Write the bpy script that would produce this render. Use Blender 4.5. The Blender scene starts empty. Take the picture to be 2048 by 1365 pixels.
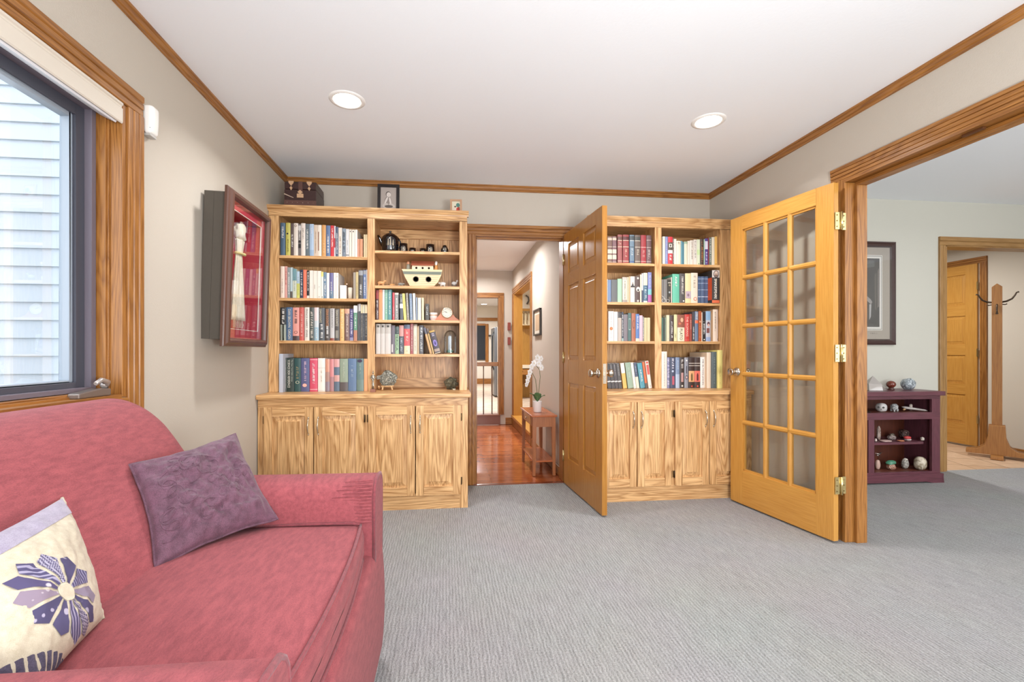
import bpy, bmesh, math, random
from mathutils import Vector, Matrix, noise as mnoise
C = bpy.context.scene.collection
S = bpy.context.scene
R = math.radians

# ---------------------------------------------------------------- camera
# 16 mm architectural lens, level, 1.08 m above the carpet, turned 6.2 degrees to the right
FPX, CX, CY, CAMH = 910.0, 991.0, 704.0, 1.08
TH = math.atan((CX - 892) / FPX)
cT, sT = math.cos(TH), math.sin(TH)
cd = bpy.data.cameras.new('camera'); cam = bpy.data.objects.new('camera', cd); C.objects.link(cam)
cd.sensor_width = 36; cd.lens = FPX / 2048 * 36
cd.shift_x = (1024 - CX) / 2048; cd.shift_y = (CY - 682.5) / 2048
cam.location = (0, 0, CAMH); cam.rotation_euler = (R(90), 0, -TH)
cd.clip_start = 0.05; cd.clip_end = 100
S.camera = cam

def on(px, py, x=None, y=None, z=None):
    """the real point that shows at (px, py) on a known wall, shelf or floor plane"""
    t = (px - CX) / FPX
    r = (cT * t + sT, -sT * t + cT, (CY - py) / FPX)
    k = x / r[0] if x is not None else y / r[1] if y is not None else (z - CAMH) / r[2]
    return (r[0] * k, r[1] * k, CAMH + r[2] * k)

# ---------------------------------------------------------------- light
S.view_settings.view_transform = 'Standard'; S.view_settings.look = 'None'
S.cycles.caustics_reflective = False; S.view_settings.gamma = 1; S.view_settings.use_curve_mapping = False
S.view_settings.exposure = 0.03
w = bpy.data.worlds.new('sky'); S.world = w; w.use_nodes = True
w.node_tree.nodes['Background'].inputs[0].default_value = (0.90, 0.945, 1.0, 1)
w.node_tree.nodes['Background'].inputs[1].default_value = 2.7

def area(name, loc, rot, size, size_y, power, color, spread=180, shape='RECTANGLE'):
    l = bpy.data.lights.new(name, 'AREA'); l.shape = shape; l.size = size
    if shape in ('RECTANGLE', 'ELLIPSE'): l.size_y = size_y
    l.energy = power; l.color = color; l.spread = R(spread)
    o = bpy.data.objects.new(name, l); C.objects.link(o); o.location = loc; o.rotation_euler = rot
    return o
WARM = (0.99, 0.99, 1.0); DAY = (0.93, 0.96, 1.0)
P_CAN = 14.0
# the two ceiling cans in view and the two of the same row nearer the camera
for i, (lx, ly) in enumerate([(-0.53, 2.525), (1.535, 2.525), (-0.53, 0.55), (1.535, 0.55)]):
    area('can_lamp', (lx, ly, 2.428), (0, 0, 0), 0.14, 0.14, P_CAN if ly > 1 else 3.0, WARM, 140, 'DISK')
# soft fill added behind the camera, daylight for the next room and left window
area('daylight_fill', (0.5, -1.58, 1.35), (R(90), 0, 0), 2.6, 1.7, 52, DAY)
area('daylight_fill', (4.6, -1.58, 1.35), (R(90), 0, 0), 2.6, 1.7, 62, DAY)
area('daylight_fill', (-1.45, 0.95, 1.5), (0, R(-90), 0), 1.1, 1.5, 8, DAY)
# two unseen fill lights added behind the camera to brighten the ceilings
area('bounce_fill', (0.8, -0.5, 1.0), (R(130), 0, 0), 0.6, 0.6, 66, (.93, .97, 1.0), 180, 'DISK')
area('bounce_fill', (4.6, -0.6, 1.3), (R(180), 0, 0), 0.6, 0.6, 62, DAY, 180, 'DISK')
# hall, kitchen and entry ceiling lamps
for (lx, ly, lz, p) in [(0.55, 4.8, 2.25, 19), (0.5, 6.2, 2.25, 12), (0.4, 8.4, 2.39, 60), (0.7, 11.6, 2.39, 70), (2.0, 6.4, 2.39, 50), (4.7, 4.7, 2.41, 38), (4.0, 2.0, 2.42, 14)]:
    area('ceiling_lamp', (lx, ly, lz), (0, 0, 0), 0.2, 0.2, p, WARM, 165, 'DISK')

# ---------------------------------------------------------------- materials
def lin(h):
    if isinstance(h, str): h = [int(h[i:i + 2], 16) / 255 for i in (0, 2, 4)]
    return tuple((v / 12.92 if v <= 0.04045 else ((v + 0.055) / 1.055) ** 2.4) for v in h) + (1,)
_mc = {}
def nodes(name):
    m = bpy.data.materials.new(name); m.use_nodes = True
    nt = m.node_tree; return m, nt, nt.nodes['Principled BSDF']
def N(nt, t, **kw):
    n = nt.nodes.new(t)
    for k, v in kw.items():
        if isinstance(k, str) and hasattr(n, k): setattr(n, k, v)
    return n
def pbr(hexc, rough=0.55, metal=0.0, bump=0.0, scale=200, coat=0.0):
    key = (hexc, rough, metal, bump, scale, coat)
    if key in _mc: return _mc[key]
    m, nt, b = nodes('mat_' + hexc)
    b.inputs['Base Color'].default_value = lin(hexc); b.inputs['Roughness'].default_value = rough
    b.inputs['Metallic'].default_value = metal; b.inputs['Coat Weight'].default_value = coat
    tc = N(nt, 'ShaderNodeTexCoord'); n = N(nt, 'ShaderNodeTexNoise'); n.inputs['Scale'].default_value = scale if bump else 60
    nt.links.new(tc.outputs['Object'], n.inputs['Vector'])
    if bump:
        bp = N(nt, 'ShaderNodeBump'); bp.inputs['Strength'].default_value = bump; bp.inputs['Distance'].default_value = 0.002
        nt.links.new(n.outputs['Fac'], bp.inputs['Height']); nt.links.new(bp.outputs['Normal'], b.inputs['Normal'])
    else:
        mr = N(nt, 'ShaderNodeMapRange'); mr.inputs[3].default_value = max(0, rough - .06); mr.inputs[4].default_value = min(1, rough + .06)
        nt.links.new(n.outputs['Fac'], mr.inputs[0]); nt.links.new(mr.outputs[0], b.inputs['Roughness'])
    _mc[key] = m; return m

def oak(axis, light, dark, rough=0.38, cath=1.0, freq=1.0):
    key = ('oak', axis, light, dark, rough, cath, freq)
    if key in _mc: return _mc[key]
    m, nt, b = nodes('oak_' + axis)
    L = nt.links.new
    tc = N(nt, 'ShaderNodeTexCoord'); oi = N(nt, 'ShaderNodeObjectInfo')
    off = N(nt, 'ShaderNodeVectorMath'); off.operation = 'ADD'
    sc = N(nt, 'ShaderNodeVectorMath'); sc.operation = 'SCALE'; sc.inputs[0].default_value = (7.3, 5.1, 9.7)
    L(oi.outputs['Random'], sc.inputs['Scale']); L(tc.outputs['Object'], off.inputs[0]); L(sc.outputs[0], off.inputs[1])
    def mapped(al, ac):
        mp = N(nt, 'ShaderNodeMapping'); v = [ac, ac, ac]; v['xyz'.index(axis)] = al
        mp.inputs['Scale'].default_value = v; L(off.outputs[0], mp.inputs['Vector']); return mp
    n1 = N(nt, 'ShaderNodeTexNoise'); n1.inputs['Scale'].default_value = 1; n1.inputs['Detail'].default_value = 2.5; n1.inputs['Roughness'].default_value = .4
    L(mapped(.8 * freq, 8 * freq).outputs[0], n1.inputs['Vector'])
    mu = N(nt, 'ShaderNodeMath'); mu.operation = 'MULTIPLY'; mu.inputs[1].default_value = 20; L(n1.outputs['Fac'], mu.inputs[0])
    fr = N(nt, 'ShaderNodeMath'); fr.operation = 'FRACT'; L(mu.outputs[0], fr.inputs[0])
    cr = N(nt, 'ShaderNodeValToRGB'); e = cr.color_ramp.elements
    e[0].position = 0; e[0].color = (1, 1, 1, 1); e[1].position = 1; e[1].color = (0.9, 0.9, 0.9, 1)
    a = cr.color_ramp.elements.new(.16); a.color = (.4, .4, .4, 1); a = cr.color_ramp.elements.new(.42); a.color = (0, 0, 0, 1)
    L(fr.outputs[0], cr.inputs[0])
    n2 = N(nt, 'ShaderNodeTexNoise'); n2.inputs['Scale'].default_value = 1; n2.inputs['Detail'].default_value = 3
    L(mapped(6, 190).outputs[0], n2.inputs['Vector'])
    r2 = N(nt, 'ShaderNodeMapRange'); r2.inputs[1].default_value = .42; r2.inputs[2].default_value = .62; L(n2.outputs['Fac'], r2.inputs[0])
    n3 = N(nt, 'ShaderNodeTexNoise'); n3.inputs['Scale'].default_value = 1.3; L(mapped(.8, 3).outputs[0], n3.inputs['Vector'])
    m1 = N(nt, 'ShaderNodeMath'); m1.operation = 'MULTIPLY'; m1.inputs[1].default_value = .50 * cath; L(cr.outputs[0], m1.inputs[0])
    m2 = N(nt, 'ShaderNodeMath'); m2.operation = 'MULTIPLY_ADD'; m2.inputs[1].default_value = .42; L(r2.outputs[0], m2.inputs[0]); L(m1.outputs[0], m2.inputs[2])
    m3 = N(nt, 'ShaderNodeMath'); m3.operation = 'MULTIPLY_ADD'; m3.inputs[1].default_value = .35; L(n3.outputs['Fac'], m3.inputs[0]); L(m2.outputs[0], m3.inputs[2])
    m4 = N(nt, 'ShaderNodeMath'); m4.operation = 'SUBTRACT'; m4.inputs[1].default_value = .15; m4.use_clamp = True; L(m3.outputs[0], m4.inputs[0])
    mx = N(nt, 'ShaderNodeMix'); mx.data_type = 'RGBA'; mx.inputs[6].default_value = lin(light); mx.inputs[7].default_value = lin(dark)
    L(m4.outputs[0], mx.inputs[0]); L(mx.outputs[2], b.inputs['Base Color'])
    b.inputs['Roughness'].default_value = rough
    bp = N(nt, 'ShaderNodeBump'); bp.inputs['Strength'].default_value = .12; bp.inputs['Distance'].default_value = .001
    L(m2.outputs[0], bp.inputs['Height']); L(bp.outputs[0], b.inputs['Normal'])
    _mc[key] = m; return m
CAB_L, CAB_D = 'e8bb84', '94602c'
def cab(ax): return oak(ax, CAB_L, CAB_D, .36)
def trim(ax): return oak(ax, 'ab7439', '6f4016', .34, .9)
def fdoor(ax): return oak(ax, 'c89246', 'ad7229', .32, .25, .6)
def hdoor(ax): return oak(ax, 'b07a36', '935c1c', .22, .25, .6)

def fabric(hexa, hexb, scale=900, bump=.5, rough=.9, stretch=(1, 1, 1), sheen=.15):
    key = ('fab', hexa, hexb, scale, bump, stretch)
    if key in _mc: return _mc[key]
    m, nt, b = nodes('fabric'); L = nt.links.new
    tc = N(nt, 'ShaderNodeTexCoord'); mp = N(nt, 'ShaderNodeMapping'); mp.inputs['Scale'].default_value = stretch
    L(tc.outputs['Object'], mp.inputs[0])
    n = N(nt, 'ShaderNodeTexNoise'); n.inputs['Scale'].default_value = scale; n.inputs['Detail'].default_value = 3; L(mp.outputs[0], n.inputs['Vector'])
    n2 = N(nt, 'ShaderNodeTexNoise'); n2.inputs['Scale'].default_value = scale / 9; n2.inputs['Detail'].default_value = 4; L(mp.outputs[0], n2.inputs['Vector'])
    ad = N(nt, 'ShaderNodeMath'); ad.operation = 'ADD'; L(n.outputs['Fac'], ad.inputs[0]); L(n2.outputs['Fac'], ad.inputs[1])
    mr = N(nt, 'ShaderNodeMapRange'); mr.inputs[1].default_value = .75; mr.inputs[2].default_value = 1.25; L(ad.outputs[0], mr.inputs[0])
    mx = N(nt, 'ShaderNodeMix'); mx.data_type = 'RGBA'; mx.inputs[6].default_value = lin(hexa); mx.inputs[7].default_value = lin(hexb)
    L(mr.outputs[0], mx.inputs[0]); L(mx.outputs[2], b.inputs['Base Color']); b.inputs['Roughness'].default_value = rough
    b.inputs['Sheen Weight'].default_value = sheen
    bp = N(nt, 'ShaderNodeBump'); bp.inputs['Strength'].default_value = bump; bp.inputs['Distance'].default_value = .001
    L(n.outputs['Fac'], bp.inputs['Height']); L(bp.outputs[0], b.inputs['Normal'])
    _mc[key] = m; return m

def glass(tint=(1, 1, 1, 1), refl=0.09, rough=0.0):
    key = ('glass', tint, refl, rough)
    if key in _mc: return _mc[key]
    m, nt, b = nodes('glass'); nt.nodes.remove(b); L = nt.links.new
    t = N(nt, 'ShaderNodeBsdfTransparent'); t.inputs[0].default_value = tint
    g = N(nt, 'ShaderNodeBsdfGlossy'); g.inputs['Roughness'].default_value = rough
    lw = N(nt, 'ShaderNodeLayerWeight'); lw.inputs['Blend'].default_value = .25
    mr = N(nt, 'ShaderNodeMapRange'); mr.inputs[3].default_value = refl * .5; mr.inputs[4].default_value = min(1, refl * 5); L(lw.outputs['Fresnel'], mr.inputs[0])
    mx = N(nt, 'ShaderNodeMixShader'); L(mr.outputs[0], mx.inputs[0]); L(t.outputs[0], mx.inputs[1]); L(g.outputs[0], mx.inputs[2])
    L(mx.outputs[0], nt.nodes['Material Output'].inputs[0])
    _mc[key] = m; return m

def emit(hexc, strength):
    m, nt, b = nodes('lamp_lens'); b.inputs['Base Color'].default_value = lin(hexc)
    b.inputs['Emission Color'].default_value = lin(hexc); b.inputs['Emission Strength'].default_value = strength
    return m

def m_wall(hexc='c0b6a8'):
    return pbr(hexc, .8, 0, .25, 260)
def m_ceiling():
    m, nt, b = nodes('ceiling_texture'); L = nt.links.new
    b.inputs['Base Color'].default_value = lin('f3f5f8'); b.inputs['Roughness'].default_value = .9
    tc = N(nt, 'ShaderNodeTexCoord'); n = N(nt, 'ShaderNodeTexNoise'); n.inputs['Scale'].default_value = 70; n.inputs['Detail'].default_value = 4
    L(tc.outputs['Object'], n.inputs['Vector'])
    bp = N(nt, 'ShaderNodeBump'); bp.inputs['Strength'].default_value = .12; bp.inputs['Distance'].default_value = .004
    L(n.outputs['Fac'], bp.inputs['Height']); L(bp.outputs[0], b.inputs['Normal']); return m
def m_carpet():
    m, nt, b = nodes('ribbed_carpet'); L = nt.links.new
    tc = N(nt, 'ShaderNodeTexCoord')
    def nz(scl, s, d=2):
        mp = N(nt, 'ShaderNodeMapping'); mp.inputs['Scale'].default_value = scl; L(tc.outputs['Object'], mp.inputs[0])
        n = N(nt, 'ShaderNodeTexNoise'); n.inputs['Scale'].default_value = s; n.inputs['Detail'].default_value = d; L(mp.outputs[0], n.inputs['Vector']); return n
    rib = nz((1, .11, 1), 95, 2); loop = nz((1, .5, 1), 260, 3); big = nz((1, 1, 1), 2.2, 3)
    wv = N(nt, 'ShaderNodeTexWave'); wv.bands_direction = 'X'; wv.inputs['Scale'].default_value = 22; wv.inputs['Distortion'].default_value = 3.5; wv.inputs['Detail'].default_value = 2; wv.inputs['Detail Scale'].default_value = 1.2
    L(tc.outputs['Object'], wv.inputs['Vector'])
    a = N(nt, 'ShaderNodeMath'); a.operation = 'MULTIPLY_ADD'; a.inputs[1].default_value = .5; L(rib.outputs['Fac'], a.inputs[0]); L(loop.outputs['Fac'], a.inputs[2])
    a2 = N(nt, 'ShaderNodeMath'); a2.operation = 'MULTIPLY_ADD'; a2.inputs[1].default_value = .22; L(wv.outputs['Fac'], a2.inputs[0]); L(a.outputs[0], a2.inputs[2])
    mr = N(nt, 'ShaderNodeMapRange'); mr.inputs[1].default_value = .55; mr.inputs[2].default_value = 1.15; L(a2.outputs[0], mr.inputs[0])
    mx = N(nt, 'ShaderNodeMix'); mx.data_type = 'RGBA'; mx.inputs[6].default_value = lin('777675'); mx.inputs[7].default_value = lin('b0afae'); L(mr.outputs[0], mx.inputs[0])
    m2 = N(nt, 'ShaderNodeMix'); m2.data_type = 'RGBA'; m2.blend_type = 'MULTIPLY'; m2.inputs[0].default_value = .12; L(mx.outputs[2], m2.inputs[6]); L(big.outputs['Color'], m2.inputs[7])
    L(m2.outputs[2], b.inputs['Base Color']); b.inputs['Roughness'].default_value = .95
    bp = N(nt, 'ShaderNodeBump'); bp.inputs['Strength'].default_value = .8; bp.inputs['Distance'].default_value = .006
    L(a2.outputs[0], bp.inputs['Height']); L(bp.outputs[0], b.inputs['Normal']); return m
def m_brick(c1, c2, mortar, bw, rh, ms, rough, rot=0, offset=.5):
    m, nt, b = nodes('floor_boards'); L = nt.links.new
    tc = N(nt, 'ShaderNodeTexCoord'); mp = N(nt, 'ShaderNodeMapping'); mp.inputs['Rotation'].default_value = (0, 0, R(rot)); L(tc.outputs['Object'], mp.inputs[0])
    br = N(nt, 'ShaderNodeTexBrick'); br.offset = offset; br.inputs['Color1'].default_value = lin(c1); br.inputs['Color2'].default_value = lin(c2); br.inputs['Mortar'].default_value = lin(mortar)
    br.inputs['Scale'].default_value = 1; br.inputs['Brick Width'].default_value = bw; br.inputs['Row Height'].default_value = rh; br.inputs['Mortar Size'].default_value = ms
    L(mp.outputs[0], br.inputs['Vector'])
    n = N(nt, 'ShaderNodeTexNoise'); n.inputs['Scale'].default_value = 14; n.inputs['Detail'].default_value = 5; L(mp.outputs[0], n.inputs['Vector'])
    mx = N(nt, 'ShaderNodeMix'); mx.data_type = 'RGBA'; mx.blend_type = 'SOFT_LIGHT'; mx.inputs[0].default_value = .5; L(br.outputs['Color'], mx.inputs[6]); L(n.outputs['Fac'], mx.inputs[7])
    L(mx.outputs[2], b.inputs['Base Color']); b.inputs['Roughness'].default_value = rough; return m

BRASS = pbr('d9c48a', .25, .9); NICKEL = pbr('c9bfb0', .22, 1.0); DARKMET = pbr('4a3a2c', .4, .8)
WHITE = pbr('ece9e4', .45)

# ---------------------------------------------------------------- mesh builder
class MB:
    def __init__(s): s.v = []; s.f = []; s.m = []; s.mats = []; s.sm = []
    def mi(s, m):
        if m not in s.mats: s.mats.append(m)
        return s.mats.index(m)
    def add(s, vs, fs, m, T=None, smooth=False):
        o = len(s.v); k = s.mi(m)
        for v in vs: s.v.append(tuple(T @ Vector(v)) if T is not None else tuple(v))
        for f in fs: s.f.append([o + i for i in f]); s.m.append(k); s.sm.append(smooth)
        return s
    def box(s, x0, x1, y0, y1, z0, z1, m, T=None):
        return s.add([(x0,y0,z0),(x1,y0,z0),(x1,y1,z0),(x0,y1,z0),(x0,y0,z1),(x1,y0,z1),(x1,y1,z1),(x0,y1,z1)],
              [(0,3,2,1),(4,5,6,7),(0,1,5,4),(1,2,6,5),(2,3,7,6),(3,0,4,7)], m, T)
    def prism(s, pts, axis, a0, a1, m, T=None, smooth=False):
        """closed polygon pts (2D) pushed along axis from a0 to a1"""
        n = len(pts)
        def P(p, a): return {'x': (a, p[0], p[1]), 'y': (p[0], a, p[1]), 'z': (p[0], p[1], a)}[axis]
        vs = [P(p, a0) for p in pts] + [P(p, a1) for p in pts]
        s.add(vs, [tuple((i, (i + 1) % n, (i + 1) % n + n, i + n)) for i in range(n)], m, T, smooth)
        s.add(vs, [tuple(range(n))[::-1], tuple(range(n, 2 * n))], m, T)
        return s
    def lathe(s, prof, m, c=(0, 0, 0), seg=24, T=None, axis='z', sx=1, sy=1, fold=0, nf=0, cap=True):
        vs = []; 
        for (r, z) in prof:
            for i in range(seg):
                a = 2 * math.pi * i / seg; rr = r * (1 + fold * math.cos(nf * a)) if nf else r
                p = (rr * math.cos(a) * sx, rr * math.sin(a) * sy, z)
                if axis == 'y': p = (p[0], -p[2], p[1])
                if axis == 'x': p = (p[2], p[0], p[1])
                vs.append((c[0] + p[0], c[1] + p[1], c[2] + p[2]))
        n = len(prof)
        fs = [(j*seg+i, j*seg+(i+1)%seg, (j+1)*seg+(i+1)%seg, (j+1)*seg+i) for j in range(n-1) for i in range(seg)]
        s.add(vs, fs, m, T, True)
        if not cap: return s
        if prof[0][0] > .0011: s.add(vs[:seg], [tuple(range(seg))[::-1]], m, T)
        if prof[-1][0] > .0011: s.add(vs[-seg:], [tuple(range(seg))], m, T)
        return s
    def tube(s, pts, r, m, seg=8, T=None, closed=False):
        pts = [Vector(p) for p in pts]; n = len(pts); rs = r if isinstance(r, (list, tuple)) else [r] * n
        vs = []; up = None
        for i, p in enumerate(pts):
            d = (pts[(i+1) % n] - pts[i-1]) if (closed or 0 < i < n-1) else (pts[1]-pts[0] if i == 0 else pts[-1]-pts[-2])
            d.normalize()
            if up is None: up = Vector((0,0,1)) if abs(d.z) < .9 else Vector((1,0,0))
            a = d.cross(up).normalized(); up = a.cross(d).normalized()
            for k in range(seg):
                t = 2*math.pi*k/seg; vs.append(p + (a*math.cos(t) + up*math.sin(t))*rs[i])
        rng = n if closed else n-1
        fs = [(i*seg+k, i*seg+(k+1)%seg, ((i+1)%n)*seg+(k+1)%seg, ((i+1)%n)*seg+k) for i in range(rng) for k in range(seg)]
        s.add(vs, fs, m, T, True)
        if not closed:
            s.add(vs[:seg], [tuple(range(seg))[::-1]], m, T); s.add(vs[-seg:], [tuple(range(seg))], m, T)
        return s
    def grid(s, fn, nu, nv, m, smooth=True, T=None, closeu=False, thick=0):
        vs = [fn(i / nu, j / nv) for j in range(nv + 1) for i in range(nu + 1)]
        W = nu + 1
        fs = [(j*W+i, j*W+i+1, (j+1)*W+i+1, (j+1)*W+i) for j in range(nv) for i in range(nu)]
        return s.add(vs, fs, m, T, smooth)
    def rbox(s, x0, x1, y0, y1, z0, z1, r, m, T=None, n=8, fn=None):
        c = Vector(((x0+x1)/2, (y0+y1)/2, (z0+z1)/2)); h = Vector(((x1-x0)/2, (y1-y0)/2, (z1-z0)/2))
        ks = 3
        def cuts(hh):
            a = [-hh + r*(1-math.cos(math.pi/2*i/ks)) for i in range(ks+1)]
            mid = [-(hh-r) + 2*(hh-r)*i/n for i in range(1, n)]
            return a + mid + [-v for v in a[::-1]]
        idx = {}; bm_v = []
        def vid(p):
            k = tuple(round(q, 6) for q in p)
            if k not in idx:
                q = Vector([max(-h[i]+r, min(h[i]-r, p[i])) for i in range(3)]); d = Vector(p) - q
                if d.length > 1e-7: q = q + d.normalized()*r
                if fn: q = fn(q, h)
                idx[k] = len(bm_v); bm_v.append(c + q)
            return idx[k]
        cs = [cuts(h[i]) for i in range(3)]; fs = []
        for ax in range(3):
            u, v = (ax+1) % 3, (ax+2) % 3
            for sg in (-1, 1):
                for i in range(len(cs[u])-1):
                    for j in range(len(cs[v])-1):
                        q = []
                        for (a, b) in ((i, j), (i+1, j), (i+1, j+1), (i, j+1)):
                            p = [0, 0, 0]; p[ax] = sg*h[ax]; p[u] = cs[u][a]; p[v] = cs[v][b]; q.append(vid(p))
                        if len(set(q)) >= 3: fs.append(q if sg > 0 else q[::-1])
        return s.add(bm_v, fs, m, T, True)
    def rock(s, c, rx, ry, rz, m, seed=0, amp=.25, freq=1.6, sub=2, smooth=False, T=None, boxy=1.0):
        bm = bmesh.new(); bmesh.ops.create_icosphere(bm, subdivisions=sub, radius=1)
        off = Vector((seed*3.1, seed*1.7, seed*.9)); vs = []
        for v in bm.verts:
            n = mnoise.noise(v.co*freq + off); p = v.co*(1 + amp*n)
            if boxy != 1: p = Vector([math.copysign(abs(q)**boxy, q) for q in p])
            vs.append((c[0]+p.x*rx, c[1]+p.y*ry, c[2]+p.z*rz))
        fs = [[q.index for q in f.verts] for f in bm.faces]; bm.free()
        return s.add(vs, fs, m, T, smooth)
    def build(s, name, parent=None, bevel=0, local=False, sub=0):
        off = Vector((0, 0, 0))
        if parent is not None and not local:
            q = parent
            while q is not None: off += q.location; q = q.parent
        me = bpy.data.meshes.new(name)
        me.from_pydata([Vector(v) - off for v in s.v], [], s.f)
        for m in s.mats: me.materials.append(m)
        me.polygons.foreach_set('material_index', s.m); me.polygons.foreach_set('use_smooth', s.sm)
        bm = bmesh.new(); bm.from_mesh(me); bmesh.ops.remove_doubles(bm, verts=bm.verts, dist=1e-6)
        bmesh.ops.recalc_face_normals(bm, faces=bm.faces); bm.to_mesh(me); bm.free()
        me.update()
        o = bpy.data.objects.new(name, me); C.objects.link(o)
        if parent is not None: o.parent = parent
        if bevel:
            b = o.modifiers.new('bevel', 'BEVEL'); b.width = bevel; b.segments = 2; b.limit_method = 'ANGLE'; b.angle_limit = R(40)
        if sub:
            b = o.modifiers.new('subd', 'SUBSURF'); b.levels = b.render_levels = sub
        return o

def tag(o, label, cat, group=None, kind=None):
    o['label'] = label; o['category'] = cat
    if group: o['group'] = group
    if kind: o['kind'] = kind
    return o
def thing(name, label, cat, loc=(0, 0, 0), rot=(0, 0, 0), group=None):
    o = bpy.data.objects.new(name, None); C.objects.link(o); o.location = loc; o.rotation_euler = rot
    o.empty_display_size = .05
    return tag(o, label, cat, group)
def struct(o): o['kind'] = 'structure'; return o
def sempty(name, loc=(0, 0, 0), rz=0):
    o = bpy.data.objects.new(name, None); C.objects.link(o); o.location = loc; o.rotation_euler.z = rz
    return struct(o)

def text_into(mb, body, mat, origin, xd, yd, length, height, fit=True):
    cu = bpy.data.curves.new('t', 'FONT'); cu.body = body; cu.align_x = 'CENTER'; cu.align_y = 'CENTER'; cu.resolution_u = 2
    ob = bpy.data.objects.new('t', cu); C.objects.link(ob)
    me = bpy.data.meshes.new_from_object(ob)
    vs = [v.co.copy() for v in me.vertices]; fs = [list(p.vertices) for p in me.polygons]
    bpy.data.objects.remove(ob); bpy.data.curves.remove(cu); bpy.data.meshes.remove(me)
    if not vs: return
    xa, xb = min(v.x for v in vs), max(v.x for v in vs); ya, yb = min(v.y for v in vs), max(v.y for v in vs)
    sx = length / (xb - xa); sy = height / (yb - ya)
    if not fit: sx = sy = min(sx, sy)
    xd, yd, O = Vector(xd), Vector(yd), Vector(origin)
    mb.add([O + xd*((v.x-(xa+xb)/2)*sx) + yd*((v.y-(ya+yb)/2)*sy) for v in vs], fs, mat)

def marks_into(mb, mat, origin, xd, yd, length, height, seed):
    """tiny unreadable strokes standing for worn spine lettering"""
    rnd = random.Random(seed); xd, yd, O = Vector(xd), Vector(yd), Vector(origin)
    x = -length/2; w = height*.55
    while x < length/2 - w:
        if rnd.random() < .16: x += w*.9; continue
        k = rnd.random(); t = height*.16
        rects = []
        if k < .75: rects.append((x, x+t, -height/2, height/2))
        if k > .3: rects.append((x+w*.7-t, x+w*.7, -height/2, height/2*(1 if k < .8 else .1)))
        if k < .6: rects.append((x, x+w*.7, height/2-t, height/2) if k < .4 else (x, x+w*.7, -t/2, t/2))
        if k > .5: rects.append((x, x+w*.7, -height/2, -height/2+t))
        for (a, b, c0, d0) in rects:
            mb.add([O+xd*a+yd*c0, O+xd*b+yd*c0, O+xd*b+yd*d0, O+xd*a+yd*d0], [(0,1,2,3)], mat)
        x += w

# ================================================================ THE SETTING
XL, XR, YF, CEIL, YB = -1.24, 2.26, 3.70, 2.438, -1.62
WALL = m_wall(); CEILM = m_ceiling()
UPY, CT = 3.34, 0.797            # front of the upper bookcases, counter height

struct(MB().box(-1.6, 6.6, YB, 3.672, -.1, 0, m_carpet()).build('floor'))
b = MB(); b.box(-.6, 1.11, 3.672, 6.84, -.1, -.004, m_brick('b4673c', '98502c', '64321a', .75, .058, .0012, .13)); struct(b.build('floor_hall'))
TILE = m_brick('cbb8a4', 'c4ae98', '8d7c6c', .305, .305, .006, .45, 38, 0)
b = MB(); b.box(-2.2, 3.3, 6.84, 13.3, .04, .144, TILE); b.box(1.11, 3.3, 3.82, 6.84, .04, .144, TILE); struct(b.build('floor_kitchen'))
b = MB(); b.box(3.3, 6.1, 3.672, 7.2, -.1, -.002, m_brick('c9a98a', 'be9b7a', '8f735a', .33, .33, .006, .5, 20, 0)); struct(b.build('floor_entry'))
struct(MB().box(-1.6, 6.6, YB-.05, 3.70, CEIL, CEIL+.1, CEILM).build('ceiling'))
struct(MB().box(-.7, 1.11, 3.80, 6.84, 2.285, 2.40, CEILM).build('ceiling_hall'))
b = MB(); b.box(-2.2, 3.3, 6.84, 13.3, 2.42, 2.5, CEILM); b.box(1.11, 3.3, 3.82, 6.84, 2.42, 2.5, CEILM); struct(b.build('ceiling_kitchen'))
struct(MB().box(3.3, 6.1, 3.77, 7.2, CEIL, CEIL+.1, CEILM).build('ceiling_entry'))

# left wall with its window opening (opening y .15..1.905, z .90..2.03)
WY0, WY1, WZ0, WZ1 = .15, 1.905, .905, 2.035
b = MB()
b.box(XL-.16, XL, YB, WY0, 0, CEIL, WALL); b.box(XL-.16, XL, WY1, 3.82, 0, CEIL, WALL)
b.box(XL-.16, XL, WY0, WY1, 0, WZ0, WALL); b.box(XL-.16, XL, WY0, WY1, WZ1, CEIL, WALL)
struct(b.build('wall_left'))
# far wall with the hall doorway
DX0, DX1, DZ = .222, .986, 2.045
b = MB(); b.box(XL-.16, DX0, YF, YF+.12, 0, 2.5, WALL); b.box(DX1, 3.3, YF, YF+.12, 0, 2.5, WALL); b.box(DX0, DX1, YF, YF+.12, DZ, 2.5, WALL)
struct(b.build('wall_far'))
# right wall with the wide double-door opening
FY0, FY1, FZ = .80, 2.365, 2.055
b = MB(); b.box(XR, XR+.095, FY1, YF, 0, CEIL, WALL); b.box(XR, XR+.095, YB, FY0, 0, CEIL, WALL); b.box(XR, XR+.095, FY0, FY1, FZ, CEIL, WALL)
struct(b.build('wall_right'))
# near wall (behind the camera) with two window openings added for daylight
b = MB()
for (a, c_) in ((-1.4, -.8), (1.8, 3.3), (5.9, 6.7)): b.box(a, c_, YB-.14, YB, 0, CEIL, WALL)
b.box(-.8, 1.8, YB-.14, YB, 0, .5, WALL); b.box(-.8, 1.8, YB-.14, YB, 2.2, CEIL, WALL)
b.box(3.3, 5.9, YB-.14, YB, 0, .5, WALL); b.box(3.3, 5.9, YB-.14, YB, 2.2, CEIL, WALL)
struct(b.build('wall_near'))
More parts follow.
